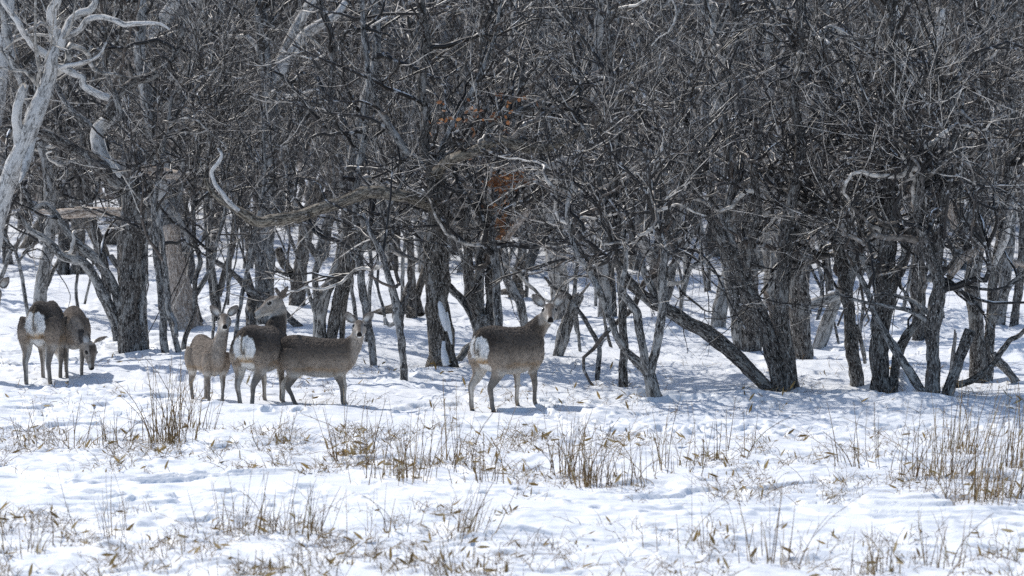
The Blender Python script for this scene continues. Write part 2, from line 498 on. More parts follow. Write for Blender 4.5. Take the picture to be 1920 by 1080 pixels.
def hero(name, label, base, limbs, mats, cat='tree', n=(26, 190, 900), grow=True, twig=None, zlow=.9, tints=None, group=None, leaves=None, depth=None, ext=True, knob=.13):
    """base: photo pixel of the foot; limbs: (material key, [(px, py, r_px[, depth offset m])...][, options])"""
    b, D = ground_at(*base)
    if depth: D = depth
    s = F / D
    root = bpy.data.objects.new(name, None); C.objects.link(root); root.location = b
    tag(root, label, cat, group)
    geos = {}
    par = []
    for li, L in enumerate(limbs):
        mk, pts = L[0], L[1]; opt = L[2] if len(L) > 2 else {}
        zoff = rng.uniform(-.25, .25) if li else 0.0
        q = []
        for k, p in enumerate(pts):
            dd = p[3] if len(p) > 3 else zoff * k / max(1, len(pts) - 1) * 2 + rng.uniform(-.04, .04) * (k > 0)
            w = P3(p[0], p[1], D + dd); q.append((*w, p[2] * (.84 if p[2] > 11 else .92) / s))
        if opt.get('foot'):
            w = q[0]
            gzz = float(gz(w[0], w[1]))
            q[0] = (w[0], w[1], min(w[2], gzz), w[3])
            q = [(w[0] + (w[0] - q[1][0]) * .3, w[1], gzz - .22, w[3] * 1.2)] + q
        top = pts[-1]
        if ext and opt.get('up'):                       # the stem goes on above the frame
            p1, p0 = np.array(q[-1]), np.array(q[-2])
            d = nrm((p1 - p0)[:3]); z = p1[2]; r = p1[3]; hgt = opt['up']
            pos = p1[:3].copy()
            while z < hgt:
                d = nrm(d + np.array([rng.normal() * .22, rng.normal() * .22, .25])); pos = pos + d * .55; z = pos[2]; r *= .88
                q.append((*pos, max(r, .012)))
        g = geos.setdefault((opt['part'], li) if 'part' in opt else ('trunk', 0), (Geo(), set(), []))
        if mk not in g[2]: g[2].append(mk)
        sub = g[0]; f0 = sum(len(a) for a in sub.Q) + sum(len(a) for a in sub.T)
        PP, RR = limb(sub, q, seed=int(rng.integers(1, 400)), jag=opt.get('jag', 0), knob=opt.get('knob', knob), wig=opt.get('wig', .5))
        sub.__dict__.setdefault('mat', []).append((mk, len(sub.Q[-1]), len(sub.T[-1]) if sub.T else 0))
        if not opt.get('bare'): par.append((PP, RR))
    for (pn, _i), (g, _, keys) in geos.items():
        me = g.mesh(pn, [mats_by[k] for k in keys], b)
        idx = np.concatenate([np.full(q_, keys.index(k)) for k, q_, t_ in g.mat] + [np.full(t_, keys.index(k)) for k, q_, t_ in g.mat]).astype(np.int32)
        if len(idx) == len(me.polygons): me.polygons.foreach_set('material_index', idx)
        obj(pn, me, root)
    if n and par:
        g = Geo()
        P0 = np.stack([p for p, r in par]); R0 = np.stack([r for p, r in par])
        PB, RB = sprout(P0, R0, max(3, int(n[0] * .30)), (.8, 2.3), .052, (35, 80), 14, .04, .42, .15, .75, b[2] + zlow, 0, .35)
        if len(PB):
            tubes(g, PB, RB, 7, rng.choice([.1, .3, .58, .64, .9], len(PB)))
            P0 = np.concatenate([P0, PB]); R0 = np.concatenate([R0, RB])
        P1, R1 = sprout(P0, R0, int(n[0] * 1.1), (.8, 2.3), .032, (28, 70), 11, .06, .17, .16, .72, b[2] + zlow)
        P2, R2 = sprout(P1, R1, int(n[1] * .50), (.4, 1.4), .0145, (22, 58), 8, .08, .13, .08, .75, b[2] + zlow * .7)
        P3_, R3 = sprout(np.concatenate([P2]), R2, int(n[2] * .27), (.15, .6), .0075, (20, 50), 5, .10, .12, .05, .85)
        twigs(g, P1, R1, P2, R2, P3_, R3)
        if g.n: obj('crown', crownmesh(g, twig or M_twig, b), root)
    if leaves:
        g = Geo()
        for lx, ly, sx, sy, cnt in leaves:
            c = P3(lx + rng.normal(size=cnt) * sx, ly + rng.normal(size=cnt) * sy, D - 1.5 + rng.normal(size=cnt) * .15)
            leafset(g, c, (.05, .085), .62, curl=True)
        obj('dead_leaves', g.mesh('dead_leaves', [M_oakleaf], b), root)
    return root
mats_by = {'oak': M_oak, 'lich': M_lich, 'birch': M_birch, 'brown': M_brown, 'dead': M_dead, 'tan': M_tan, 'arm': M_arm, 'snow': M_snow}

def leafset(g, c, L, wr, curl=False, flat=False, dirs=None):
    """small folded leaf blades: base c (n,3)"""
    n = len(c)
    d = nrm(rng.normal(size=(n, 3)) + np.array([0, 0, -.3])) if dirs is None else dirs
    sd = nrm(np.cross(d, nrm(rng.normal(size=(n, 3)))))
    up = np.cross(sd, d)
    l = rng.uniform(L[0], L[1], n)[:, None]; w = l * wr * .5
    bend = rng.uniform(-.3, .3, n)[:, None] * l * (1.6 if curl else 1)
    p0 = c; p1 = c + d * l * .35; p2 = c + d * l * .7 + up * bend * .5; p3 = c + d * l + up * bend
    f = up * w * rng.uniform(.1, .6, n)[:, None]
    V = np.stack([p0, p1 + sd * w + f, p1, p1 - sd * w + f, p2 + sd * w * .75 + f, p2, p2 - sd * w * .75 + f, p3], 1).reshape(-1, 3)
    o = np.arange(n)[:, None] * 8
    T = np.concatenate([o + np.array(x)[None] for x in ([0, 1, 2], [0, 2, 3], [4, 7, 5], [5, 7, 6])])
    Q = np.concatenate([o + np.array(x)[None] for x in ([1, 4, 5, 2], [2, 5, 6, 3])])
    g.add(V, Q, T, None, np.repeat(rng.random(n), 8))

U = {'foot': 1, 'up': 6.5}
def foot(up=None, **k):
    d = {'foot': 1}; d.update(k)
    if up: d['up'] = up
    return d
D1 = {'part': 'dead_limb', 'bare': 1, 'knob': .07}

hero('dead_tree', 'silver white barkless dead tree leaning in from the left edge', (-40, 640), [
    ('dead', [(-45, 640, 25), (-20, 480, 23), (8, 365, 21), (40, 280, 21), (65, 215, 19), (90, 155, 17), (98, 110, 14), (108, 75, 12), (112, 55, 9)], foot(knob=.11)),
    ('dead', [(104, 80, 11), (98, 45, 10), (98, 20, 11), (107, 0, 10), (118, -45, 8)], {'knob': .06, 'up': 5.5}),
    ('dead', [(110, 90, 11), (122, 65, 10), (130, 40, 8), (150, 25, 8), (168, 20, 8), (178, 2, 6), (168, -15, 5)], {'bare': 1, 'knob': .06}),
    ('dead', [(97, 110, 8), (72, 92, 8), (60, 82, 7), (45, 62, 6), (35, 45, 6), (24, 28, 6), (10, 8, 5), (0, -10, 5)], {'bare': 1, 'knob': .08}),
    ('dead', [(108, 125, 7), (120, 128, 8), (140, 138, 7), (155, 144, 7), (158, 160, 8), (185, 177, 8), (203, 184, 7)], {'bare': 1, 'knob': .08}),
    ('dead', [(122, 72, 6), (150, 55, 6), (165, 36, 6), (190, 32, 6), (215, 38, 6), (235, 46, 6), (262, 43, 5), (300, 45, 3), (318, 55, 2)], {'bare': 1}),
    ('dead', [(112, 128, 4), (125, 123, 4), (150, 118, 4), (185, 106, 3), (200, 80, 2)], {'bare': 1}),
    ('dead', [(40, 285, 12), (33, 250, 12), (34, 205, 10), (45, 165, 9)], {'bare': 1, 'jag': .1, 'knob': .07}),
    ('dead', [(60, 250, 10), (52, 300, 9), (42, 330, 5), (36, 342, 2)], {'bare': 1}),
], None, n=(16, 70, 200), twig=M_dtwig, zlow=3.0, depth=57.0)

hero('snapped_oak', 'thick broken topped dark oak trunk behind the grazing pair', (245, 655), [
    ('oak', [(248, 655, 33), (244, 600, 28), (243, 540, 27), (247, 450, 27), (250, 370, 27), (250, 300, 24), (250, 284, 18)], foot(jag=.25, knob=.2)),
    ('lich', [(270, 652, 12), (264, 580, 13), (268, 500, 12), (266, 420, 11), (262, 330, 9)], foot(bare=1)),
    ('lich', [(222, 640, 13), (218, 605, 13), (195, 560, 11), (178, 522, 10), (160, 498, 10), (145, 488, 10), (115, 478, 9), (95, 458, 8), (75, 442, 7), (55, 430, 6), (30, 400, 5)], {}),
    ('lich', [(228, 590, 11), (222, 560, 11), (205, 520, 12), (182, 486, 11), (152, 462, 10), (128, 436, 9), (103, 402, 8), (82, 384, 8), (60, 390, 7), (48, 362, 6), (25, 332, 5), (0, 312, 4)], {}),
    ('oak', [(232, 352, 16), (205, 328, 17), (185, 310, 17), (150, 287, 16), (112, 267, 14), (80, 250, 13), (30, 240, 10), (-20, 250, 8)], {'knob': .18}),
    ('dead', [(232, 330, 15), (210, 315, 17), (192, 295, 17), (182, 262, 15), (186, 240, 16), (198, 225, 15), (206, 215, 14)], {'bare': 1, 'part': 'dead_limb'}),
    ('oak', [(200, 222, 13), (212, 198, 14), (225, 175, 12), (255, 152, 10), (290, 140, 8), (330, 100, 7), (345, 40, 6), (350, -30, 5)], {'up': 5.5, 'knob': .2}),
    ('tan', [(240, 398, 11), (215, 397, 10), (170, 397, 11), (130, 400, 10), (105, 400, 9), (72, 397, 6)], {'bare': 1, 'part': 'dead_limb'}),
    ('tan', [(262, 310, 12), (285, 318, 12), (315, 325, 11), (343, 331, 9)], {'bare': 1, 'part': 'dead_limb', 'jag': .08}),
    ('lich', [(228, 225, 8), (222, 195, 7), (210, 160, 5), (196, 130, 4), (186, 96, 3), (184, 60, 2)], {}),
    ('lich', [(55, 116, 3), (75, 130, 5), (97, 146, 5), (115, 182, 5), (135, 207, 6), (150, 220, 6), (170, 238, 5)], {'bare': 1, 'part': 'dead_limb'}),
], None, n=(18, 110, 400), zlow=1.0)

hero('leaning_dead_tree', 'pale tan dead trunk with a wide bare foot behind the small fawn', (350, 608), [
    ('tan', [(350, 608, 38), (338, 560, 31), (326, 500, 28), (318, 440, 26), (314, 420, 27)], foot(knob=.07)),
    ('birch', [(314, 425, 28), (312, 380, 27), (308, 330, 25), (298, 280, 22), (285, 220, 18), (270, 150, 15), (262, 80, 12), (265, 0, 10)], {'up': 6, 'knob': .15}),
    ('brown', [(372, 606, 14), (360, 565, 10), (350, 530, 6)], {'bare': 1}),
    ('lich', [(340, 480, 7), (348, 445, 6), (335, 410, 6), (318, 385, 6), (300, 430, 5)], {'bare': 1}),
    ('lich', [(302, 435, 5), (318, 415, 6), (330, 398, 6), (340, 360, 6), (345, 300, 5), (342, 230, 4), (338, 150, 3)], {}),
], None, n=(30, 240, 1200), zlow=1.6)

hero('forked_tree', 'grey tree with bare tan limb slanting up right, behind the snapped oak', (118, 515), [
    ('oak', [(118, 515, 14), (120, 460, 14), (118, 400, 14), (122, 330, 13), (140, 250, 12), (165, 200, 11)], foot()),
    ('tan', [(158, 208, 11), (180, 186, 13), (205, 160, 14), (240, 122, 15), (262, 98, 15)], {'bare': 1, 'part': 'dead_limb'}),
    ('dead', [(258, 102, 15), (280, 72, 15), (305, 35, 14), (330, 0, 13), (350, -40, 12)], {'bare': 1, 'part': 'dead_limb'}),
    ('birch', [(122, 330, 10), (105, 250, 9), (130, 150, 9), (135, 60, 8), (140, -20, 7)], {'up': 6}),
], None, n=(30, 220, 1000), zlow=1.6)

hero('grey_tree', 'pale grey lichened trunk rising right behind the leftmost rump', (70, 590), [
    ('birch', [(70, 590, 16), (78, 540, 15), (86, 490, 14), (94, 440, 13), (96, 380, 13), (85, 300, 12), (60, 200, 11), (20, 90, 10), (5, 0, 9)], foot(6)),
    ('birch', [(88, 535, 5), (98, 510, 5), (108, 495, 5), (118, 470, 4)], {'bare': 1}),
], None, n=(24, 200, 900), zlow=1.7)
hero('white_tree', 'white weathered trunk cut by the upper left corner of the wood', (-20, 560), [
    ('dead', [(-28, 560, 16), (-22, 400, 15), (-8, 230, 14), (4, 120, 13), (14, 40, 12), (18, -20, 11)], foot(5.5, knob=.06)),
], None, n=(14, 90, 350), zlow=2.2)

hero('sapling', 'thin forked sapling at the far left beside the leftmost rump', (55, 612), [
    ('lich', [(55, 612, 4), (48, 570, 4), (40, 515, 4), (34, 485, 3.4), (25, 465, 3), (10, 448, 2.4), (-2, 430, 2)], foot()),
    ('lich', [(34, 490, 3), (48, 474, 2.4), (60, 460, 2), (66, 448, 1.5)], {}),
    ('lich', [(30, 475, 2.5), (36, 455, 2.2), (50, 435, 2), (60, 400, 1.6)], {}),
], None, n=(14, 60, 160), zlow=.75)
hero('sapling', 'curved dark sapling bending out of the left edge above the cut off ear', (-6, 530), [
    ('lich', [(-12, 530, 6), (2, 518, 5), (10, 498, 4.5), (17, 478, 4), (28, 460, 4), (42, 440, 3), (55, 415, 2.5)], foot()),
], None, n=(12, 60, 160), zlow=.8)
hero('slender_tree', 'slim dark trunk close behind the snapped oak on its left', (210, 605), [
    ('oak', [(211, 605, 10), (206, 580, 8), (200, 545, 8), (195, 500, 9), (183, 450, 9), (172, 410, 8), (160, 340, 8), (155, 250, 8), (158, 120, 7), (160, 0, 6)], foot(6)),
    ('oak', [(208, 480, 6), (222, 500, 6), (232, 480, 5), (222, 450, 5), (215, 420, 5)], {'bare': 1}),
], None, n=(24, 200, 900), zlow=1.5)
hero('twin_stem_tree', 'knotty twin stemmed small tree just right of the snapped oak', (315, 658), [
    ('lich', [(311, 655, 9), (306, 610, 8), (303, 555, 9), (298, 505, 8), (292, 450, 7), (288, 390, 6), (296, 330, 5), (310, 260, 4), (325, 180, 3)], foot()),
    ('lich', [(338, 668, 7), (328, 632, 6), (318, 590, 6), (313, 545, 7), (309, 500, 6), (300, 430, 5), (282, 360, 4)], foot()),
    ('lich', [(312, 570, 5), (325, 600, 6), (329, 630, 6)], {'bare': 1}),
], None, n=(26, 220, 1000), zlow=1.1)
hero('sapling', 'sinuous dark sapling between the twin stemmed tree and the fawn', (343, 655), [
    ('oak', [(343, 655, 6), (346, 632, 5.5), (358, 602, 5.5), (366, 560, 5.5), (368, 520, 5), (373, 490, 5), (366, 450, 5), (362, 400, 4.5), (365, 340, 4), (375, 270, 3.4), (372, 180, 3)], foot()),
    ('lich', [(366, 556, 5), (384, 524, 5.5), (398, 495, 5), (405, 455, 4.5), (420, 410, 4), (428, 340, 3)], {}),
], None, n=(24, 210, 1000), zlow=1.1)
hero('forked_tree', 'grey Y forked stem standing directly behind the fawn\'s head', (404, 592), [
    ('lich', [(405, 592, 10), (403, 560, 10), (398, 520, 9), (394, 470, 9), (391, 420, 9), (388, 360, 8), (396, 290, 7), (404, 200, 6), (400, 90, 5)], foot(5.5)),
    ('oak', [(409, 555, 7), (420, 520, 7), (430, 485, 6.5), (437, 455, 6.5), (446, 400, 6), (452, 330, 5), (450, 250, 4), (470, 150, 3)], {}),
], None, n=(30, 260, 1300), zlow=1.3)
hero('sapling', 'thin bent sapling between the fawn and the hind with turned head', (436, 660), [
    ('lich', [(436, 660, 5), (442, 630, 4.5), (450, 580, 4.5), (456, 535, 4.5), (464, 505, 4.5), (470, 470, 4.5), (478, 430, 4), (492, 375, 3.4), (498, 300, 3), (490, 210, 2.5)], foot()),
], None, n=(18, 170, 800), zlow=1.2)
hero('straight_pole', 'short straight grey stem far behind between fawn and turned head', (428, 570), [
    ('lich', [(428, 570, 3), (430, 520, 3), (433, 470, 3), (436, 420, 3), (438, 350, 2.5)], foot()),
], None, n=(8, 60, 300), zlow=1.2)

hero('fallen_branch', 'mossy fallen branch sloping down behind the turned head', (560, 614), [
    ('oak', [(404, 490, 5), (425, 503, 6), (448, 522, 6), (462, 540, 8), (480, 552, 9), (505, 562, 9), (530, 585, 9), (548, 602, 8), (563, 614, 7)], {'bare': 1, 'jag': .06}),
    ('oak', [(470, 552, 8), (466, 530, 8), (462, 515, 5)], {'bare': 1}),
    ('brown', [(470, 600, 11), (470, 575, 11), (476, 552, 10)], foot(bare=1)),
    ('lich', [(530, 590, 5), (526, 602, 4), (524, 608, 3)], {'bare': 1}),
], None, cat='branch', n=None)
hero('grey_tree', 'stout grey trunk directly behind the hind with turned head', (497, 605), [
    ('lich', [(497, 605, 23), (496, 560, 21), (495, 500, 21), (497, 440, 22), (500, 370, 21), (504, 300, 19), (508, 220, 17), (498, 120, 15), (488, 20, 13)], foot(7)),
    ('dead', [(506, 215, 13), (518, 165, 14), (528, 115, 14), (545, 72, 13), (566, 34, 12), (592, -8, 11)], {'bare': 1, 'part': 'dead_limb', 'knob': .07}),
    ('dead', [(530, 140, 11), (548, 98, 12), (575, 62, 11), (606, 42, 10), (632, 26, 9), (648, 4, 7)], {'bare': 1, 'part': 'dead_limb', 'knob': .07}),
    ('oak', [(520, 420, 8), (535, 380, 8), (545, 330, 7), (560, 260, 6), (575, 160, 5)], {}),
], None, n=(34, 280, 1400), zlow=1.6)
hero('dark_tree', 'dark split trunk with a hollow V, behind the thin leaning pole', (557, 577), [
    ('oak', [(556, 577, 19), (560, 540, 17), (564, 495, 16), (570, 450, 16), (578, 410, 18), (588, 385, 20)], foot(knob=.2)),
    ('brown', [(582, 400, 13), (592, 370, 13), (600, 345, 10), (606, 330, 6)], {'bare': 1, 'jag': .12}),
    ('brown', [(590, 400, 11), (612, 372, 10), (622, 348, 8)], {'bare': 1, 'jag': .12}),
    ('brown', [(545, 510, 8), (530, 490, 9), (522, 468, 8)], {'bare': 1}),
    ('lich', [(545, 516, 5), (530, 512, 5), (518, 505, 4)], {'bare': 1}),
], None, n=(16, 120, 500), zlow=1.6)
hero('coppice_tree', 'clump of three leaning grey stems behind the young deer looking at us', (620, 640), [
    ('birch', [(600, 640, 13), (602, 590, 13), (612, 548, 13), (628, 515, 13), (640, 485, 14), (650, 440, 14), (656, 380, 13), (662, 300, 13), (675, 240, 12), (690, 170, 10), (705, 90, 9), (700, 0, 8)], foot(6.5)),
    ('oak', [(620, 645, 14), (630, 590, 14), (639, 540, 14), (647, 490, 13), (652, 430, 13), (645, 360, 11), (630, 280, 9), (620, 180, 8), (622, 80, 7)], foot(6)),
    ('brown', [(641, 645, 6), (645, 590, 6), (654, 530, 5), (662, 492, 5), (664, 440, 5), (672, 390, 4)], foot()),
    ('lich', [(592, 615, 7), (593, 565, 7), (591, 515, 7), (599, 487, 8), (586, 467, 7), (577, 448, 6), (560, 400, 5), (540, 330, 4)], foot()),
    ('lich', [(600, 490, 6), (612, 475, 6), (615, 452, 5)], {'bare': 1}),
], None, n=(46, 380, 1900), zlow=1.4)
hero('leaning_pole', 'thin straight pole leaning left in front of the three stemmed clump', (607, 640), [
    ('lich', [(606, 638, 5), (592, 592, 5), (577, 545, 4.5), (562, 495, 4), (548, 455, 3.6), (534, 415, 3.2), (516, 372, 3.2), (497, 335, 3), (474, 292, 3), (455, 250, 2.4), (440, 200, 2)], foot(wig=.2)),
], None, n=(14, 150, 700), zlow=1.5)
hero('slender_tree', 'slender lichened stem right behind the young deer\'s ears', (702, 690), [
    ('lich', [(702, 690, 8), (699, 650, 8), (691, 605, 8), (682, 555, 8), (675, 505, 8), (671, 450, 8), (668, 400, 8), (672, 330, 8), (682, 250, 7), (690, 150, 6), (680, 40, 5)], foot(5.5)),
    ('lich', [(673, 488, 6), (662, 478, 5), (650, 462, 4), (636, 445, 3), (625, 440, 2)], {'bare': 1}),
    ('lich', [(674, 480, 5), (688, 455, 6), (700, 430, 5), (735, 380, 5), (765, 320, 4)], {}),
], None, n=(30, 260, 1300), zlow=1.2)
hero('gnarled_sapling', 'knobbly crooked sapling halfway between young deer and central oak', (757, 713), [
    ('lich', [(757, 713, 8), (755, 670, 8), (751, 625, 9), (746, 595, 10), (740, 560, 9), (731, 525, 7), (719, 490, 6), (706, 458, 6), (694, 436, 5), (680, 400, 4)], foot(knob=.25)),
    ('oak', [(748, 602, 8), (756, 570, 9), (764, 545, 7), (768, 530, 5)], {'bare': 1, 'knob': .3}),
    ('lich', [(748, 600, 4), (730, 610, 4), (722, 595, 3)], {'bare': 1}),
], None, n=(8, 40, 120), zlow=1.2)
hero('grey_tree', 'short looking far trunk in the gap left of the central oak', (738, 507), [
    ('oak', [(736, 507, 14), (738, 470, 13), (740, 430, 14), (742, 380, 14), (738, 290, 13), (732, 180, 12), (738, 60, 10)], foot(7)),
], None, n=(24, 200, 900), zlow=1.8)
hero('dark_tree', 'dark stem with a brown fallen root beside it left of the central oak', (772, 592), [
    ('oak', [(772, 592, 14), (773, 560, 9), (771, 510, 8), (768, 450, 8), (760, 400, 9), (755, 330, 9), (760, 220, 8), (768, 110, 7)], foot(6)),
    ('brown', [(790, 590, 8), (782, 560, 8), (790, 530, 8), (796, 500, 7), (800, 460, 6)], {'bare': 1}),
    ('brown', [(700, 588, 5), (722, 582, 9), (745, 578, 10), (775, 586, 8)], {'bare': 1, 'part': 'fallen_root'}),
], None, n=(24, 200, 900), zlow=1.6)

hero('central_oak', 'large central oak with a snow plastered trunk and long arm arching left', (828, 690), [
    ('brown', [(830, 690, 36), (826, 640, 29), (822, 580, 27), (818, 510, 27), (818, 450, 25), (824, 395, 24), (822, 355, 22), (810, 318, 20), (800, 292, 17)], foot(knob=.22)),
    ('snow', [(819, 555, 3, -.13), (824, 575, 6, -.15), (832, 600, 7, -.15), (836, 620, 4, -.14)], {'bare': 1, 'part': 'plastered_snow', 'knob': .3}),
    ('snow', [(838, 585, 2, -.12), (841, 605, 4, -.13), (845, 630, 4, -.13), (847, 645, 2, -.13)], {'bare': 1, 'part': 'plastered_snow', 'knob': .3}),
    ('snow', [(832, 640, 3, -.15), (833, 660, 6, -.17), (838, 685, 8, -.19)], {'bare': 1, 'part': 'plastered_snow', 'knob': .25}),
    ('arm', [(815, 385, 15, -0.25), (790, 378, 13, -0.25), (760, 368, 13, -0.75), (715, 361, 14, -0.75), (680, 363, 14, -0.75), (640, 381, 13, -0.75), (600, 392, 13, -0.75), (560, 405, 14, -0.75), (525, 411, 14, -0.75), (490, 416, 12, -0.75), (462, 405, 10, -0.75), (440, 392, 8, -0.75), (412, 372, 6, -0.75), (395, 355, 5, -0.75), (386, 335, 4, -0.75)], {'knob': .2, 'bare': 1}),
    ('dead', [(448, 396, 5, -1.1), (430, 378, 5, -1.1), (408, 352, 4.5, -1.1), (400, 335, 4, -1.1), (398, 320, 4, -1.1), (410, 305, 4, -1.1), (416, 290, 3, -1.1), (408, 278, 2, -1.1)], {'bare': 1, 'part': 'dead_limb'}),
    ('arm', [(815, 330, 13, -0.25), (832, 308, 13, -0.25), (855, 295, 12, -0.7), (885, 286, 11, -0.7), (912, 272, 10, -0.7), (940, 262, 10, -0.7), (968, 270, 11, -0.7), (995, 277, 11, -0.7), (1025, 275, 11, -0.7), (1055, 264, 10, -0.7), (1085, 248, 9, -0.7), (1105, 236, 8, -0.7), (1130, 215, 7, -0.7), (1165, 180, 5, -0.7), (1200, 120, 4, -0.7)], {'knob': .2}),
    ('brown', [(800, 300, 15), (795, 265, 12), (800, 220, 10), (792, 160, 9), (800, 80, 8), (790, -10, 7)], {'up': 6.5}),
    ('lich', [(800, 315, 9), (785, 300, 8), (765, 285, 8), (752, 268, 8), (738, 245, 7), (722, 220, 6), (705, 190, 5), (690, 140, 4)], {}),
    ('lich', [(820, 310, 8), (840, 250, 7), (870, 195, 6), (905, 130, 5), (930, 60, 4), (940, 0, 4)], {'up': 5.5}),
    ('oak', [(850, 300, 8), (900, 240, 8), (960, 215, 9), (1010, 195, 9), (1045, 182, 9), (1085, 165, 8), (1120, 140, 7), (1150, 120, 6)], {}),
    ('oak', [(960, 220, 6), (975, 170, 6), (985, 110, 5), (1010, 40, 5), (1020, -30, 4)], {'up': 5.5}),
], None, n=(60, 460, 2200), zlow=1.25, leaves=[(890, 225, 35, 18, 34), (960, 190, 20, 10, 8), (835, 210, 10, 12, 8)])

hero('lichened_clump', 'many stemmed grey lichened tree behind the rump of the standing hind', (905, 680), [
    ('lich', [(903, 690, 15), (900, 650, 17), (905, 610, 18), (903, 590, 15)], foot()),
    ('lich', [(898, 620, 11), (885, 590, 10), (868, 565, 9), (845, 540, 8), (820, 515, 7), (790, 492, 5), (762, 480, 3.5), (740, 470, 2.5)], {}),
    ('oak', [(898, 600, 10), (886, 560, 10), (879, 510, 10), (876, 455, 9), (870, 400, 8), (855, 330, 7), (845, 270, 6), (828, 190, 5)], {}),
    ('lich', [(902, 600, 11), (899, 545, 10), (899, 485, 10), (901, 425, 9), (895, 355, 8), (905, 290, 7), (925, 220, 6)], {}),
    ('oak', [(915, 610, 14), (921, 570, 13), (918, 530, 12), (926, 490, 11), (921, 435, 10), (931, 380, 9), (925, 330, 8), (935, 270, 6)], {}),
    ('brown', [(925, 510, 9), (930, 480, 12), (935, 455, 9), (940, 420, 5)], {'bare': 1}),
    ('lich', [(912, 645, 8), (880, 650, 8), (862, 672, 7), (848, 686, 6), (828, 702, 6)], {'bare': 1}),
    ('lich', [(935, 640, 9), (928, 600, 9), (922, 575, 9)], {'bare': 1}),
], None, n=(60, 520, 2600), zlow=1.2, leaves=[(950, 338, 15, 9, 90), (985, 330, 9, 7, 14), (925, 345, 8, 8, 40), (940, 412, 7, 20, 60), (925, 380, 12, 10, 10), (880, 285, 20, 14, 8)])
hero('curved_stem', 'mid grey curved stem rising between the hind\'s back and her neck', (985, 622), [
    ('lich', [(986, 622, 9), (980, 590, 9), (972, 562, 10), (957, 538, 10), (948, 505, 9), (942, 465, 9), (933, 425, 8), (926, 380, 8), (945, 320, 7), (960, 250, 6), (950, 160, 5), (960, 60, 4)], foot(5.5)),
    ('lich', [(950, 500, 5), (962, 470, 5), (985, 440, 5), (1000, 400, 4)], {}),
], None, n=(28, 240, 1200), zlow=1.2)
hero('rotten_stump', 'dark rotten stump in the snow left of the pale tall trunk', (965, 550), [
    ('brown', [(968, 552, 20), (968, 525, 12), (974, 500, 8), (984, 480, 5)], foot(jag=.1, bare=1, knob=.25)),
    ('brown', [(935, 549, 5), (950, 547, 7), (968, 548, 8), (984, 549, 4)], {'bare': 1}),
], None, cat='stump', n=None)
hero('pale_tree', 'tall pale grey trunk behind the head of the standing hind', (1050, 600), [
    ('birch', [(1051, 600, 24), (1049, 550, 22), (1044, 490, 22), (1039, 430, 22), (1033, 370, 21), (1027, 310, 20), (1020, 250, 19), (1012, 160, 17), (1020, 60, 15), (1024, -10, 13)], foot(7.5)),
    ('dead', [(1026, 300, 9), (1006, 310, 10), (985, 320, 10), (972, 335, 6)], {'bare': 1, 'part': 'dead_limb'}),
    ('dead', [(1020, 268, 8), (1038, 258, 7), (1050, 245, 7), (1056, 220, 8), (1062, 200, 6)], {'bare': 1, 'part': 'dead_limb'}),
], None, n=(34, 280, 1400), zlow=1.8)
hero('long_limbed_tree', 'slim tree with a long silver limb waving out to the right at mid height', (960, 690), [
    ('lich', [(935, 640, 10), (932, 560, 9), (928, 480, 9), (925, 420, 9), (935, 370, 8)], foot()),
    ('dead', [(935, 375, 6), (950, 355, 6), (970, 345, 6), (990, 333, 7), (1010, 318, 9), (1035, 312, 9), (1062, 300, 9), (1085, 294, 8), (1110, 305, 7), (1140, 297, 7), (1165, 282, 8), (1200, 282, 8), (1228, 290, 6), (1255, 265, 7), (1285, 240, 6), (1310, 222, 5)], {'knob': .1, 'part': 'dead_limb'}),
    ('lich', [(1165, 284, 5), (1195, 295, 6), (1225, 310, 5), (1250, 330, 5), (1270, 360, 4), (1290, 395, 3.5)], {'bare': 1}),
    ('tan', [(948, 450, 6), (965, 425, 7), (985, 400, 7), (992, 388, 4)], {'bare': 1, 'part': 'dead_limb'}),
], None, n=(40, 330, 1500), zlow=1.3)

hero('leaning_stump', 'broken leaning snag with a spiky arm right of the standing hind\'s head', (1046, 672), [
    ('lich', [(1046, 674, 13), (1053, 645, 14), (1062, 612, 15), (1073, 580, 14), (1084, 556, 11)], foot(jag=.12)),
    ('oak', [(1078, 572, 7), (1068, 555, 5), (1050, 545, 4), (1035, 538, 3.5), (1025, 524, 3), (1020, 520, 2)], {'bare': 1}),
    ('lich', [(1086, 556, 4), (1095, 545, 3), (1106, 530, 2)], {'bare': 1}),
    ('lich', [(1080, 577, 5), (1092, 592, 4), (1100, 600, 3)], {'bare': 1}),
], None, cat='stump', n=None)
hero('sapling', 'bowed bare sapling arching over right of the leaning snag', (1120, 718), [
    ('lich', [(1120, 718, 5), (1121, 690, 5), (1123, 655, 5), (1114, 630, 5), (1100, 605, 4.5), (1090, 588, 3.5), (1078, 570, 2.5)], foot()),
    ('lich', [(1122, 660, 3), (1130, 640, 2.5), (1136, 636, 2)], {'bare': 1}),
], None, n=None)
hero('slender_tree', 'short straight stake like stem just right of the leaning snag', (1088, 655), [
    ('lich', [(1088, 655, 3.5), (1083, 610, 3.5), (1080, 580, 3)], foot()),
], None, n=None)
hero('dark_tree', 'straight dark pole trunk standing left of the low forked tree', (1168, 722), [
    ('oak', [(1168, 722, 10), (1168, 660, 9), (1169, 590, 9), (1164, 510, 9), (1157, 440, 9), (1152, 360, 8), (1158, 280, 7), (1150, 180, 6), (1140, 60, 5)], foot(6)),
    ('lich', [(1152, 400, 5), (1130, 360, 5), (1120, 300, 4), (1090, 230, 4)], {}),
], None, n=(34, 300, 1500), zlow=1.3)
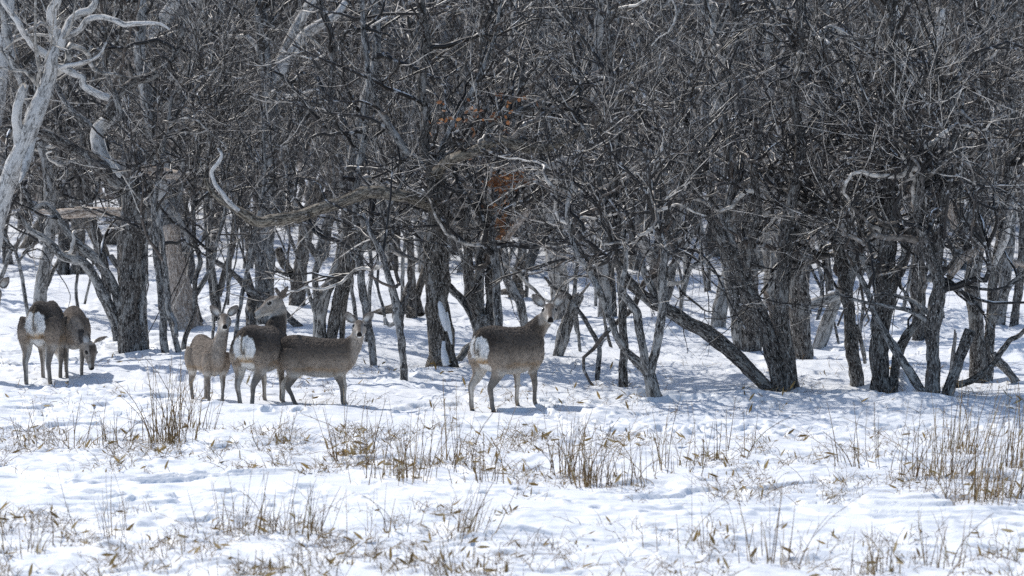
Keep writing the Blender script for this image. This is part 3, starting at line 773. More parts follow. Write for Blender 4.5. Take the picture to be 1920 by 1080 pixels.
hero('low_forked_tree', 'small low forked tree with a short thick foot right of the dark pole trunk', (1228, 742), [
    ('lich', [(1230, 742, 16), (1222, 715, 15), (1212, 695, 13), (1198, 682, 10), (1176, 662, 8), (1160, 640, 7), (1148, 610, 7), (1135, 575, 7), (1122, 545, 7), (1112, 525, 6), (1098, 500, 6), (1082, 478, 6), (1070, 440, 6), (1064, 400, 5), (1072, 340, 4)], foot()),
    ('lich', [(1215, 702, 10), (1206, 660, 9), (1198, 615, 9), (1192, 585, 9), (1178, 562, 8), (1168, 540, 6), (1175, 490, 5), (1170, 430, 4)], {}),
    ('lich', [(1218, 700, 10), (1228, 660, 9), (1236, 620, 9), (1242, 580, 9), (1238, 530, 8), (1244, 480, 7), (1236, 430, 6), (1225, 380, 5), (1215, 300, 4)], {}),
    ('lich', [(1208, 690, 5), (1216, 674, 5), (1230, 668, 4)], {'bare': 1}),
], None, n=(46, 420, 2100), zlow=1.45)
hero('leaning_oak', 'many stemmed oak with one huge limb sweeping low to the left', (1465, 725), [
    ('oak', [(1444, 732, 15), (1420, 708, 15), (1392, 680, 16), (1360, 650, 17), (1322, 622, 17), (1285, 602, 16), (1252, 582, 14), (1222, 566, 13), (1196, 545, 12), (1176, 522, 10), (1160, 490, 8), (1145, 440, 6), (1130, 380, 5)], foot()),
    ('lich', [(1248, 580, 10), (1243, 540, 10), (1242, 505, 10), (1250, 470, 9), (1268, 440, 7), (1290, 415, 6), (1300, 380, 5), (1320, 330, 4)], {}),
    ('lich', [(1236, 575, 8), (1222, 540, 8), (1208, 505, 7), (1195, 470, 7), (1185, 440, 6), (1190, 380, 5)], {}),
    ('lich', [(1246, 520, 6), (1262, 495, 6), (1282, 470, 5), (1296, 440, 4), (1310, 420, 3)], {}),
    ('oak', [(1462, 722, 18), (1448, 665, 18), (1432, 605, 17), (1412, 560, 16), (1386, 510, 15), (1362, 462, 14), (1338, 412, 12), (1312, 372, 10), (1306, 320, 8), (1290, 240, 7), (1260, 160, 6)], foot()),
    ('oak', [(1484, 718, 18), (1472, 650, 18), (1465, 570, 17), (1470, 500, 16), (1475, 430, 15), (1490, 350, 13), (1500, 270, 11), (1490, 180, 9), (1500, 80, 8), (1495, -10, 7)], foot(6.5)),
    ('tan', [(1458, 690, 6), (1452, 620, 7), (1443, 568, 6), (1432, 542, 4)], {'bare': 1, 'part': 'dead_limb'}),
    ('lich', [(1384, 505, 9), (1370, 440, 9), (1365, 390, 8), (1375, 330, 7), (1365, 260, 6), (1350, 170, 5)], {}),
    ('oak', [(1474, 470, 9), (1500, 420, 9), (1525, 370, 8), (1540, 310, 7), (1560, 220, 6), (1555, 110, 5)], {}),
    ('oak', [(1430, 600, 8), (1400, 500, 8), (1420, 410, 8), (1415, 320, 7), (1430, 220, 6)], {}),
], None, n=(110, 950, 4800), zlow=1.15)
hero('bracket_tree', 'thick dark trunk carrying a pale shelf fungus behind the leaning oak', (1405, 658), [
    ('oak', [(1407, 658, 25), (1406, 600, 23), (1402, 530, 23), (1398, 460, 22), (1395, 380, 20), (1388, 290, 17), (1392, 180, 15), (1385, 60, 13)], foot(7)),
    ('lich', [(1388, 642, 13), (1377, 575, 14), (1367, 510, 14), (1360, 450, 13), (1352, 390, 12), (1330, 300, 10), (1325, 190, 9), (1340, 80, 8)], foot(6.5)),
    ('tan', [(1392, 451, 2), (1385, 449, 7), (1372, 448, 8), (1360, 449, 6), (1355, 450, 3)], {'bare': 1, 'part': 'shelf_fungus'}),
], None, n=(50, 420, 2100), zlow=1.5)
hero('grey_tree', 'pale cut off looking trunk in the open snow left of the shelf fungus trunk', (1346, 616), [
    ('birch', [(1347, 616, 18), (1350, 580, 18), (1358, 540, 16), (1366, 500, 14), (1370, 440, 13), (1350, 340, 11), (1345, 220, 10)], foot(6)),
], None, n=(20, 160, 800), zlow=1.6)
hero('mossy_tree', 'thick trunk with a dark mossy patch right of the leaning oak', (1505, 678), [
    ('oak', [(1506, 678, 25), (1502, 620, 22), (1499, 570, 23), (1496, 520, 21), (1498, 450, 18), (1512, 380, 16), (1530, 300, 14), (1535, 180, 12), (1545, 50, 10)], foot(7, knob=.22)),
    ('tan', [(1508, 480, 8), (1522, 448, 8), (1532, 425, 5)], {'bare': 1, 'part': 'dead_limb'}),
], None, n=(34, 280, 1400), zlow=1.5)
hero('leaning_tree', 'smooth pale trunk leaning right with a level beam like limb to the left', (1538, 652), [
    ('birch', [(1536, 652, 15), (1548, 615, 15), (1562, 580, 14), (1576, 548, 12), (1585, 500, 10), (1580, 420, 9), (1590, 300, 8), (1600, 180, 7)], foot(6, knob=.07)),
    ('birch', [(1576, 553, 11), (1556, 560, 11), (1534, 566, 10), (1512, 574, 9)], {'bare': 1, 'knob': .08}),
], None, n=(24, 200, 1000), zlow=1.5)
hero('rough_tree', 'rough barked trunk, slightly bowed, left of the twin footed trunk with snow heap', (1605, 724), [
    ('oak', [(1607, 724, 16), (1600, 670, 15), (1593, 610, 14), (1587, 555, 14), (1577, 490, 14), (1562, 435, 12), (1540, 385, 10), (1510, 330, 8), (1480, 250, 6)], foot(knob=.22)),
    ('lich', [(1588, 560, 9), (1600, 500, 9), (1615, 440, 8), (1605, 370, 8), (1620, 280, 7), (1610, 170, 6)], {}),
    ('lich', [(1606, 610, 5), (1618, 650, 5), (1622, 680, 4)], {'bare': 1}),
], None, n=(52, 480, 2500), zlow=1.2)
hero('twin_foot_tree', 'dark thick trunk with a snow heap caught between its two feet', (1655, 728), [
    ('oak', [(1653, 728, 22), (1650, 670, 22), (1654, 610, 22), (1660, 545, 22), (1664, 460, 20), (1668, 390, 18), (1660, 300, 15), (1672, 190, 13), (1668, 60, 11)], foot(7, knob=.2)),
    ('oak', [(1676, 718, 10), (1683, 670, 10), (1702, 628, 10), (1722, 600, 9), (1730, 560, 8), (1725, 500, 7)], foot()),
    ('oak', [(1660, 560, 12), (1690, 500, 11), (1705, 440, 10), (1735, 370, 9), (1740, 290, 8), (1760, 190, 6)], {}),
    ('lich', [(1652, 560, 10), (1630, 500, 9), (1600, 460, 8), (1570, 440, 7), (1540, 400, 5)], {}),
], None, n=(70, 600, 3200), zlow=1.2)
hero('sprawling_tree', 'front tree at the right with limbs sprawling low to both sides from one foot', (1760, 745), [
    ('oak', [(1748, 744, 20), (1750, 690, 16), (1748, 630, 16), (1754, 580, 17), (1760, 535, 16), (1757, 490, 14), (1765, 430, 12), (1775, 350, 10), (1790, 260, 8), (1785, 150, 7)], foot()),
    ('lich', [(1734, 740, 10), (1712, 708, 10), (1692, 680, 9), (1676, 652, 9), (1662, 630, 8), (1640, 590, 7), (1625, 540, 6), (1600, 500, 5)], foot()),
    ('brown', [(1792, 722, 8), (1815, 716, 8), (1842, 700, 7), (1866, 680, 6), (1880, 656, 6), (1893, 638, 6), (1908, 630, 5), (1930, 608, 4)], {'bare': 1}),
    ('oak', [(1776, 738, 14), (1792, 695, 11), (1806, 655, 12), (1818, 620, 13)], foot()),
    ('tan', [(1784, 700, 6), (1788, 660, 5), (1791, 624, 3)], {'bare': 1, 'jag': .1, 'part': 'dead_limb'}),
    ('lich', [(1752, 612, 7), (1735, 598, 6), (1712, 584, 5), (1685, 577, 4.5), (1655, 572, 4), (1620, 566, 3.5), (1575, 552, 3)], {'bare': 1}),
    ('lich', [(1745, 590, 6), (1715, 565, 5), (1690, 557, 4.5), (1665, 550, 4), (1640, 553, 3), (1620, 548, 2)], {'bare': 1}),
    ('oak', [(1758, 520, 11), (1735, 460, 10), (1720, 400, 9), (1725, 320, 8), (1705, 230, 6)], {}),
    ('tan', [(1780, 520, 8), (1800, 490, 9), (1825, 472, 9), (1845, 465, 6)], {'bare': 1, 'part': 'dead_limb'}),
], None, n=(80, 760, 4000), zlow=1.1)
hero('paired_tree', 'pair of dark fused trunks with a pale dead sliver at the right side', (1838, 712), [
    ('oak', [(1836, 712, 20), (1834, 650, 19), (1828, 590, 17), (1822, 540, 18), (1830, 480, 17), (1838, 410, 15), (1835, 330, 13), (1850, 220, 11), (1845, 90, 9)], foot(6.5)),
    ('oak', [(1853, 706, 10), (1857, 640, 12), (1860, 560, 12), (1868, 490, 11), (1880, 420, 10), (1885, 340, 9), (1900, 230, 7), (1890, 110, 6)], foot(6)),
    ('dead', [(1862, 500, 5), (1874, 470, 8), (1886, 435, 8), (1895, 400, 6), (1900, 390, 3)], {'bare': 1, 'part': 'dead_limb'}),
    ('tan', [(1793, 430, 7), (1780, 390, 8), (1778, 360, 7), (1782, 345, 4)], {'bare': 1, 'part': 'dead_limb'}),
    ('lich', [(1880, 560, 6), (1895, 535, 6), (1910, 520, 4), (1930, 500, 3)], {}),
    ('oak', [(1835, 500, 9), (1805, 440, 9), (1800, 380, 8), (1810, 290, 7), (1800, 180, 5)], {}),
], None, n=(70, 620, 3300), zlow=1.2)
hero('fallen_log', 'short grey log propped in the snow at the right edge', (1905, 718), [
    ('lich', [(1862, 662, 7), (1872, 678, 9), (1888, 695, 9), (1905, 718, 8)], {'bare': 1, 'jag': .05}),
], None, cat='log', n=None)
hero('grey_tree', 'grey trunk half hidden at the right edge behind the paired trunk', (1876, 612), [
    ('lich', [(1874, 612, 14), (1880, 550, 14), (1888, 490, 13), (1895, 400, 12), (1890, 280, 11), (1900, 150, 9)], foot(6.5)),
    ('tan', [(1885, 492, 8), (1910, 495, 9), (1945, 498, 9)], {'bare': 1, 'part': 'dead_limb'}),
], None, n=(28, 240, 1200), zlow=1.5)
hero('grey_tree', 'slim grey trunk at the very right edge', (1906, 608), [
    ('oak', [(1902, 608, 9), (1908, 560, 9), (1915, 500, 9), (1918, 400, 8), (1908, 250, 7)], foot(6)),
], None, n=(20, 200, 900), zlow=1.3)
hero('grey_tree', 'stumpy trunk in the gap between the low forked tree and the pale tall trunk', (1134, 594), [
    ('birch', [(1134, 594, 16), (1133, 550, 15), (1128, 510, 14), (1132, 450, 13), (1125, 350, 12), (1115, 220, 10), (1120, 90, 9)], foot(6.5)),
    ('oak', [(1150, 592, 8), (1150, 540, 7), (1145, 490, 7), (1150, 420, 6)], foot()),
], None, n=(30, 260, 1300), zlow=1.6)
hero('sapling', 'smooth bare sapling with an arm stretched right in the open snow', (1275, 590), [
    ('birch', [(1275, 592, 5), (1280, 555, 5), (1290, 515, 5), (1297, 500, 5.5), (1315, 492, 5), (1335, 478, 4), (1350, 455, 3)], foot()),
    ('lich', [(1292, 508, 4), (1288, 480, 3.5), (1280, 450, 3)], {}),
], None, n=(10, 70, 300), zlow=.9)
hero('stout_tree', 'stump like dark trunk in the shade between the twin footed tree and sprawling tree', (1732, 632), [
    ('dead', [(1704, 250, 14), (1697, 150, 17), (1684, 85, 17), (1672, 20, 15), (1664, -25, 13)], {'bare': 1, 'part': 'dead_limb', 'knob': .07}),
    ('dead', [(1706, 260, 12), (1730, 160, 13), (1748, 95, 13), (1762, 42, 11), (1764, 20, 8)], {'bare': 1, 'part': 'dead_limb', 'jag': .1, 'knob': .07}),
    ('oak', [(1722, 632, 16), (1722, 590, 15), (1718, 540, 14), (1722, 470, 13), (1712, 360, 12), (1700, 230, 10)], foot(6.5)),
], None, n=(28, 240, 1200), zlow=1.6)
hero('slender_tree', 'dark stem leaning in the snow gap right of the mossy trunk', (1556, 548), [
    ('oak', [(1556, 548, 8), (1552, 510, 8), (1545, 470, 9), (1540, 420, 9), (1530, 330, 8), (1540, 200, 7)], foot(6.5)),
], None, n=(24, 210, 1000), zlow=1.7)

# ------------------------------------------------------------------ trees deeper in the wood
def variant(seed, thick, matk, dead=False, dense=1.0):
    """trunk + crown meshes of one background tree standing at the origin"""
    global rng
    old = rng; rng = np.random.default_rng(seed)
    g = Geo(); par = []
    def stem(p, r, d, h, depth):
        pts = [(*p, r)]; pos = np.array(p, float); d = nrm(np.array(d, float))
        while pos[2] < h and r > .012:
            d = nrm(d + np.array([rng.normal() * .16, rng.normal() * .16, .12])); step = .45
            pos = pos + d * step; r *= .93
            pts.append((*pos, r))
            if depth < 3 and rng.random() < (.30 if depth else .24) and pos[2] > .7:
                a = rng.random() * 6.28
                stem(pos, r * rng.uniform(.45, .72), d * .8 + np.array([math.cos(a), math.sin(a), .1]) * rng.uniform(.5, 1.0), min(h, pos[2] + rng.uniform(1.2, 3.5)), depth + 1)
        if len(pts) > 2:
            par.append(limb(g, pts, seed=int(rng.integers(1, 400)), wig=.6, knob=.15, sides=9 if r > 0 else 7))
    lean = rng.normal(size=2) * .16
    stem((0, 0, -.25), thick * 1.12, (lean[0], lean[1], 1), rng.uniform(5.5, 7.0), 0)
    if rng.random() < .35:
        stem((.12, .05, -.25), thick * .7, (rng.normal() * .4, rng.normal() * .3, 1), 5.0, 1)
    mt = g.mesh('trunk', [mats_by[matk]])
    cr = Geo()
    P0 = np.stack([a for a, b in par]); R0 = np.stack([b for a, b in par])
    n = [int(x * dense) for x in (70, 330, 800)]
    PB, RB = sprout(P0, R0, 18, (.8, 2.3), .05, (35, 80), 14, .04, .42, .15, .75, 1.2, 0, .35)
    tubes(cr, PB, RB, 7, rng.choice([.1, .3, .58, .66, .9], len(PB)))
    P0 = np.concatenate([P0, PB]); R0 = np.concatenate([R0, RB])
    P1, R1 = sprout(P0, R0, n[0], (.8, 2.2), .030, (28, 70), 9, .06, .18, .15, .7, 1.15)
    P2, R2 = sprout(P1, R1, n[1], (.4, 1.3), .0135, (22, 58), 7, .08, .14, .08, .78, .8)
    P4, R4 = sprout(P2, R2, n[2], (.12, .45), .0075, (22, 55), 4, .1, .15, .05, .85)
    twigs(cr, P1, R1, P2, R2, P4, R4)
    mc = crownmesh(cr, M_mtwig)
    rng = old
    return mt, mc

kinds = [(101, .12, 'oak'), (102, .10, 'lich'), (103, .13, 'birch'), (104, .085, 'oak'), (105, .075, 'lich'), (106, .12, 'brown'), (107, .09, 'birch'), (108, .06, 'lich')]
words = ['dark rough barked oak', 'grey lichened tree', 'stout pale barked tree', 'slim dark tree', 'slim grey tree', 'furrowed brown oak', 'slim pale barked tree', 'thin grey young tree']
VAR = [variant(s, t, m) for s, t, m in kinds]
wr = random.Random(11)
spots = []
tries = 0
while len(spots) < 175 and tries < 20000:
    tries += 1
    y = 64 + 34 * wr.random() ** .72
    hw = y * 960 / F + 2.0
    x = wr.uniform(-hw, hw)
    px = 960 + x / y * F
    if y < 74 and wr.random() < .7: continue
    if any((x - a) ** 2 + ((y - b) * .6) ** 2 < .55 ** 2 for a, b in spots): continue
    spots.append((x, y))
protos = {}
for x, y in spots:
    k = wr.randrange(len(VAR))
    root = bpy.data.objects.new('background_tree', None); C.objects.link(root)
    root.location = (x, y, float(gz(x, y)))
    root.rotation_euler = (0, 0, wr.uniform(0, 6.28))
    sc = wr.uniform(.8, 1.15); root.scale = (sc, sc, wr.uniform(.9, 1.1))
    tag(root, words[k] + ' among the bare trees filling the wood behind the clearing', 'tree', words[k] + 's deep in the wood')
    if k in protos:
        for src in protos[k]:
            c = src.copy(); C.objects.link(c); c.parent = root
    else:
        protos[k] = [obj('trunk', VAR[k][0], root), obj('crown', VAR[k][1], root)]

# slim saplings standing singly in the snow between the trunks
for k in range(34):
    px = wr.uniform(10, 1910); py = wr.uniform(545, 650)
    if 850 < px < 1080 and py > 590: py -= 60
    b, D = ground_at(px, py); s_ = F / D
    q = [(px, py, wr.uniform(2.6, 5.0))]; lean = wr.uniform(-.22, .22); x_, y_, r_ = q[0]
    while y_ > wr.uniform(120, 330):
        st_ = wr.uniform(28, 52); lean = .75 * lean + wr.uniform(-.22, .22); x_ += lean * st_; y_ -= st_; r_ *= .94
        q.append((x_, y_, max(1.4, r_)))
    L = [('lich' if k % 3 else 'oak', q, foot())]
    if len(q) > 6:
        i0 = wr.randrange(2, 5); fx_, fy_, fr_ = q[i0]; sg = wr.choice((-1, 1)); br = [(fx_, fy_, fr_ * .8)]
        for _ in range(5):
            fx_ += sg * wr.uniform(4, 22); fy_ -= wr.uniform(22, 46); fr_ *= .82; br.append((fx_, fy_, max(1.2, fr_)))
        L.append(('lich', br, {}))
    hero('sapling', 'slim bare sapling standing among the trunks in the snow', (px, py), L, None, n=(14, 110, 420), zlow=1.2, group='slim saplings between the trunks')

# the far wood that reads as one brown grey mass
g = Geo()
nt_ = 330
fx = rng.uniform(-21, 21, nt_); fy = rng.uniform(88, 140, nt_)
base = np.stack([fx, fy, gz(fx, fy) - .2], 1)
K = 8
h = rng.uniform(4.5, 7.5, nt_)
P = base[:, None, :] + np.linspace(0, 1, K)[None, :, None] * np.stack([rng.normal(size=nt_) * .5, rng.normal(size=nt_) * .5, h], 1)[:, None, :]
P[:, 1:, :2] += np.cumsum(rng.normal(size=(nt_, K - 1, 2)) * .12, 1)
R = rng.uniform(.05, .17, nt_)[:, None] * np.linspace(1.1, .35, K)[None]
tubes(g, P, R, 7, rng.uniform(.2, .9, nt_))
P1, R1 = sprout(P, R, 4200, (.8, 2.4), .035, (30, 75), 6, .1, .3, .08, .5)
P2, R2 = sprout(P1, R1, 17000, (.5, 1.6), .018, (25, 65), 6, .05, .18, .05, .75)
P4, R4 = sprout(P2, R2, 15000, (.3, 1.0), .012, (20, 60), 5, .05, .16, .05, .8)
tubes(g, P1, R1, 4); tubes(g, P2, R2, 3); tubes(g, P4, R4, 3)
far = obj('far_wood', g.mesh('far_wood', [M_ftwig]))
tag(far, 'brown grey mass of bare trunks and twigs closing the view far behind', 'wood', None, 'stuff')
def hillmat():
    m, t, b = new_mat('leafless_wood_floor')
    gg = N(t, 'ShaderNodeNewGeometry')
    col = ramp(t, noise(t, gg.outputs['Position'], 1.3, 6, .7), [(.3, (.03, .027, .026)), (.6, (.11, .10, .098)), (.8, (.2, .19, .19))])
    t.links.new(col, b.inputs['Base Color']); b.inputs['Roughness'].default_value = .95
    bump(t, b, noise(t, gg.outputs['Position'], 2.5, 5, .7), 1.0, .6)
    return m
hx = np.linspace(-120, 120, 121); hy = np.linspace(138, 300, 82)
HX, HY = np.meshgrid(hx, hy)
HZ = gz(HX, HY) + .05 + (fbm(HX / 4, HY / 4, 77, 3)) * 2.2 * sst(138, 150, HY) + sst(140, 200, HY) * 9 - .6 * (1 - sst(138, 145, HY))
i_ = np.arange(81)[:, None] * 121 + np.arange(120)[None]
hill = obj('wooded_hill', mesh_np('wooded_hill', np.stack([HX, HY, HZ], -1).reshape(-1, 3), np.stack([i_, i_ + 1, i_ + 122, i_ + 121], -1).reshape(-1, 4), None, [hillmat()]))
tag(hill, kind='structure')

# ------------------------------------------------------------------ deer
def coatmat():
    m, t, b = new_mat('deer_coat')
    a = attr(t, 'coat').outputs['Color']
    tc = N(t, 'ShaderNodeTexCoord')
    mp = N(t, 'ShaderNodeMapping'); mp.inputs['Scale'].default_value = (26, 52, 15); t.links.new(tc.outputs['Object'], mp.inputs[0])
    f = noise(t, mp.outputs[0], 2.6, 4, .65)
    col = mixc(t, .3, a, ramp(t, f, [(.3, (.26, .26, .26)), (.5, (.48, .48, .48)), (.7, (.8, .79, .78))]), 'OVERLAY')
    t.links.new(col, b.inputs['Base Color'])
    b.inputs['Roughness'].default_value = .8; b.inputs['Specular IOR Level'].default_value = .15
    b.inputs['Sheen Weight'].default_value = .08; b.inputs['Sheen Roughness'].default_value = .4
    bump(t, b, f, .8, .012)
    return m
M_coat = coatmat()
def plain(name, c, r, s=.5):
    m, t, b = new_mat(name); b.inputs['Base Color'].default_value = (*c, 1); b.inputs['Roughness'].default_value = r
    b.inputs['Specular IOR Level'].default_value = s
    return m
M_eye = plain('eye', (.006, .005, .004), .12, .6)

def loft(sections, close=True):
    """sections (m,s,3) closed rings -> V,Q,T"""
    S = np.asarray(sections); m, s, _ = S.shape
    V = S.reshape(-1, 3)
    j = np.arange(m - 1)[:, None] * s; k = np.arange(s)[None]; k2 = (k + 1) % s
    Q = np.stack([j + k, j + k2, j + s + k2, j + s + k], -1).reshape(-1, 4)
    V = np.concatenate([V, S[0].mean(0)[None], S[-1].mean(0)[None]])
    e = (m - 1) * s
    T = np.concatenate([np.stack([(np.arange(s) + 1) % s, np.arange(s), np.full(s, m * s)], -1),
                        np.stack([e + np.arange(s), e + (np.arange(s) + 1) % s, np.full(s, m * s + 1)], -1)])
    return V, Q, T

def chain(pts, s=14):
    """pts: (x,y,z, r_side, r_other) smooth tapered limb"""
    p = np.asarray(pts, float)
    e = np.concatenate([[2 * p[0] - p[1]], p, [2 * p[-1] - p[-2]]]); out = []
    for i in range(1, len(e) - 2):
        m = 7
        t = np.linspace(0, 1, m, endpoint=False)[:, None]
        a, b, c, d = e[i - 1], e[i], e[i + 1], e[i + 2]
        out.append(.5 * ((2 * b) + (-a + c) * t + (2 * a - 5 * b + 4 * c - d) * t**2 + (-a + 3 * b - 3 * c + d) * t**3))
    out.append(e[-2][None]); c = np.concatenate(out)
    c[:, 3:] = np.maximum(c[:, 3:], .006)
    T = nrm(np.gradient(c[:, :3], axis=0))
    ref = np.array([0, 1., 0])
    n1 = nrm(ref - (T * ref).sum(-1, keepdims=True) * T); n2_ = np.cross(T, n1)
    a = np.arange(s) * 2 * math.pi / s
    return loft(c[:, None, :3] + n1[:, None] * (c[:, 3, None] * np.cos(a))[..., None] + n2_[:, None] * (c[:, 4, None] * np.sin(a))[..., None])

def deer(label, foot_px, yaw, scale, neck, look, ears=None, legs=None, dark=1.0, fat=1.0, hs=1.0, roll=0.0, name='sika_deer', tilt=0.0, sink=.03):
    """neck: local points after the shoulder, last one the poll. look: world direction of the nose. ears: world dirs of (left,right) ear"""
    base, D = ground_at(*foot_px)
    th = math.radians(yaw); c, s = math.cos(th), math.sin(th)
    Rz = np.array([[c, -s, 0], [s, c, 0], [0, 0, 1]])
    loc = lambda v: nrm(np.asarray(v, float) @ Rz)        # world dir -> local
    shells = []
    a = np.arange(26) * 2 * math.pi / 26
    tor = [(-.555, .79, .03, .03), (-.535, .775, .125, .10), (-.48, .745, .195, .155), (-.40, .722, .238, .195), (-.28, .702, .262, .216), (-.14, .678, .266, .228), (0, .662, .265, .235),
           (.12, .658, .262, .228), (.24, .668, .255, .205), (.34, .69, .232, .175), (.43, .715, .192, .145), (.49, .74, .135, .105), (.52, .755, .045, .04)]
    tt = np.array(tor); xs_ = np.linspace(-.555, .52, 46)
    ti = np.stack([np.interp(xs_, tt[:, 0], tt[:, k]) for k in range(4)], 1)
    ring = []
    for x, z, hh, hw in ti:
        sa, ca = np.sin(a), np.cos(a)
        w = hw * fat * np.where(sa > .2, 1 - .22 * (sa - .2), 1)       # narrower towards the spine
        ring.append(np.stack([np.full(26, x), w * ca, z + tilt * x + hh * sa], -1))
    shells.append(loft(ring))
    nk = [(.30, 0, .74 + tilt * .3, .13, .155)] + [(*p[:3], p[3] * .92, p[4] * .92) for p in neck]
    fat = fat * .93
    shells.append(chain(nk, 20))
    # legs
    lg = {'fl': (0, 0), 'fr': (0, 0), 'hl': (0, 0), 'hr': (0, 0)}
    lg.update(legs or {})
    for k, sy in (('fl', 1), ('fr', -1)):
        dx, dy = lg[k]
        shells.append(chain([(.31, sy * .115, .74, .065, .12), (.32, sy * .14, .60, .066, .10), (.27 + dx * .1, sy * .118 + dy * .1, .45, .050, .066), (.285 + dx * .4, sy * .11 + dy * .4, .35, .037, .041),
                             (.30 + dx * .6, sy * .106 + dy * .6, .275, .032, .036), (.297 + dx * .75, sy * .103 + dy * .75, .18, .023, .026), (.295 + dx * .9, sy * .10 + dy * .9, .085, .024, .027),
                             (.315 + dx, sy * .10 + dy, .035, .023, .026), (.33 + dx, sy * .10 + dy, -.02, .027, .035)], 12))
    for k, sy in (('hl', 1), ('hr', -1)):
        dx, dy = lg[k]
        shells.append(chain([(-.35, sy * .10, .76, .105, .16), (-.355, sy * .138, .64, .096, .165), (-.335 + dx * .1, sy * .142 + dy * .1, .51, .076, .13), (-.38 + dx * .25, sy * .122 + dy * .25, .395, .050, .072), (-.455 + dx * .5, sy * .115 + dy * .5, .30, .035, .046),
                             (-.465 + dx * .55, sy * .112 + dy * .55, .25, .030, .038), (-.44 + dx * .75, sy * .108 + dy * .75, .165, .025, .029), (-.425 + dx * .92, sy * .104 + dy * .92, .08, .026, .029),
                             (-.405 + dx, sy * .104 + dy, .035, .024, .028), (-.392 + dx, sy * .104 + dy, -.02, .028, .036)], 12))
    # tail
    shells.append(chain([(-.50, 0, .88, .022, .02), (-.55, 0, .85, .026, .02), (-.582, 0, .78, .028, .018), (-.59, 0, .71, .02, .014), (-.58, 0, .66, .008, .008)], 10))
    # head frame
    poll = np.array(neck[-1][:3]); hd = loc(look)
    up0 = np.array([0, 0, 1.]) if abs(hd[2]) < .8 else loc((look[0], look[1], .3 if look[2] > 0 else .5))
    hu = nrm(up0 - hd * (up0 @ hd)); hl = np.cross(hu, hd)
    if roll:
        cr_, sr_ = math.cos(roll), math.sin(roll); hu, hl = hu * cr_ + hl * sr_, hl * cr_ - hu * sr_
    HB = np.stack([hd, hl, hu])                      # rows
    hp = lambda t, l, u: poll + hs * (np.asarray(t)[..., None] * hd + np.asarray(l)[..., None] * hl + np.asarray(u)[..., None] * hu)
    hsec = [(-.085, -.005, .03, .03), (-.07, 0, .055, .05), (-.03, .0, .085, .078), (.02, -.006, .092, .085), (.06, -.010, .088, .082), (.10, -.018, .076, .066), (.14, -.028, .060, .050), (.18, -.035, .047, .038), (.215, -.041, .043, .036), (.24, -.046, .034, .030), (.252, -.05, .012, .012)]
    a2 = np.arange(20) * 2 * math.pi / 20
    hh = np.array(hsec); tq = np.linspace(-.085, .252, 30)
    hi = np.stack([np.interp(tq, hh[:, 0], hh[:, k]) for k in range(4)], 1)
    shells.append(loft([hp(np.full(20, t), w * np.cos(a2) * (1 - .12 * np.sin(a2)), o + v * np.sin(a2)) for t, o, v, w in hi]))
    # brow ridges
    earinfo = []
    ed = ears or (None, None)
    for sy, dd in ((1, ed[0]), (-1, ed[1])):
        d = nrm(hd * -.18 + hl * sy * .72 + hu * .72) if dd is None else loc(dd)
        fr = hd + hl * sy * .25                      # opening faces forward / out
        if dd is not None and len(dd) > 3: pass
        fr = nrm(fr - d * (fr @ d)); sd = np.cross(d, fr)
        b0 = hp(-.035, sy * .055, .05)
        rings = []
        Lr = .165 * hs
        for t in np.linspace(0, 1, 14):
            w = hs * .047 * (np.sin(np.pi * min(1, t * .86 + .11)) ** .8) + .004
            ph = np.linspace(-1, 1, 9)
            cup = .75 * (1 - t * .45)
            o = b0 + d * (t * Lr) - fr * .01
            front = o + sd[None] * (w * ph)[:, None] - fr[None] * (cup * w * (1 - ph**2))[:, None]
            back = o + sd[None] * (w * ph[::-1])[:, None] * 1.05 - fr[None] * (cup * w * (1 - ph[::-1]**2) + .011 * hs)[:, None]
            rings.append(np.concatenate([front, back]))
        shells.append(loft(rings)); earinfo.append((b0, d, fr, Lr, sd))
    # join and remesh into one continuous skin
    Vs, Qs, Ts, n = [], [], [], 0
    for V, Q_, T_ in shells:
        Vs.append(V); Qs.append(Q_ + n); Ts.append(T_ + n); n += len(V)
    tmp = bpy.data.objects.new('tmp', mesh_np('tmp', np.concatenate(Vs), np.concatenate(Qs), np.concatenate(Ts)))
    C.objects.link(tmp)
    # consistent outward normals
    import bmesh
    bm = bmesh.new(); bm.from_mesh(tmp.data); bmesh.ops.recalc_face_normals(bm, faces=bm.faces); bm.to_mesh(tmp.data); bm.free()
    md = tmp.modifiers.new('r', 'REMESH'); md.mode = 'VOXEL'; md.voxel_size = .0062; md.use_smooth_shade = True
    ms = tmp.modifiers.new('s', 'SMOOTH'); ms.iterations = 5; ms.factor = .5
    dg = bpy.context.evaluated_depsgraph_get()
    me = bpy.data.meshes.new_from_object(tmp.evaluated_get(dg))
    bpy.data.objects.remove(tmp)
    nv = len(me.vertices)
    co = np.zeros(nv * 3, np.float32); me.vertices.foreach_get('co', co); co = co.reshape(-1, 3).astype(float)
    no = np.zeros(nv * 3, np.float32); me.vertices.foreach_get('normal', no); no = no.reshape(-1, 3).astype(float)
    x, y, z = co.T; zt = z - tilt * x
    # ---- coat pattern (real colouring of the animal)
    grey = np.array([.25, .205, .165]); darkc = np.array([.040, .030, .024]); white = np.array([.80, .78, .74]); pale = np.array([.42, .39, .35]); tanc = np.array([.36, .24, .12]); black = np.array([.018, .014, .012])
    col = np.repeat(grey[None], nv, 0)
    jit = (n3(co * 26, 5) - .5) + (n3(co * np.array([60, 60, 25.]), 8) - .5) * .7
    def put(cc, m):
        nonlocal col
        col = col * (1 - m[:, None]) + np.asarray(cc)[None] * m[:, None]
    body = sst(.50, .36, x) if False else (1 - sst(.40, .52, x))
    put(darkc, np.clip(sst(.68, .86, zt + jit * .07) * sst(-.35, .35, no[:, 2] + jit * .3) * body * .95 * dark, 0, 1))
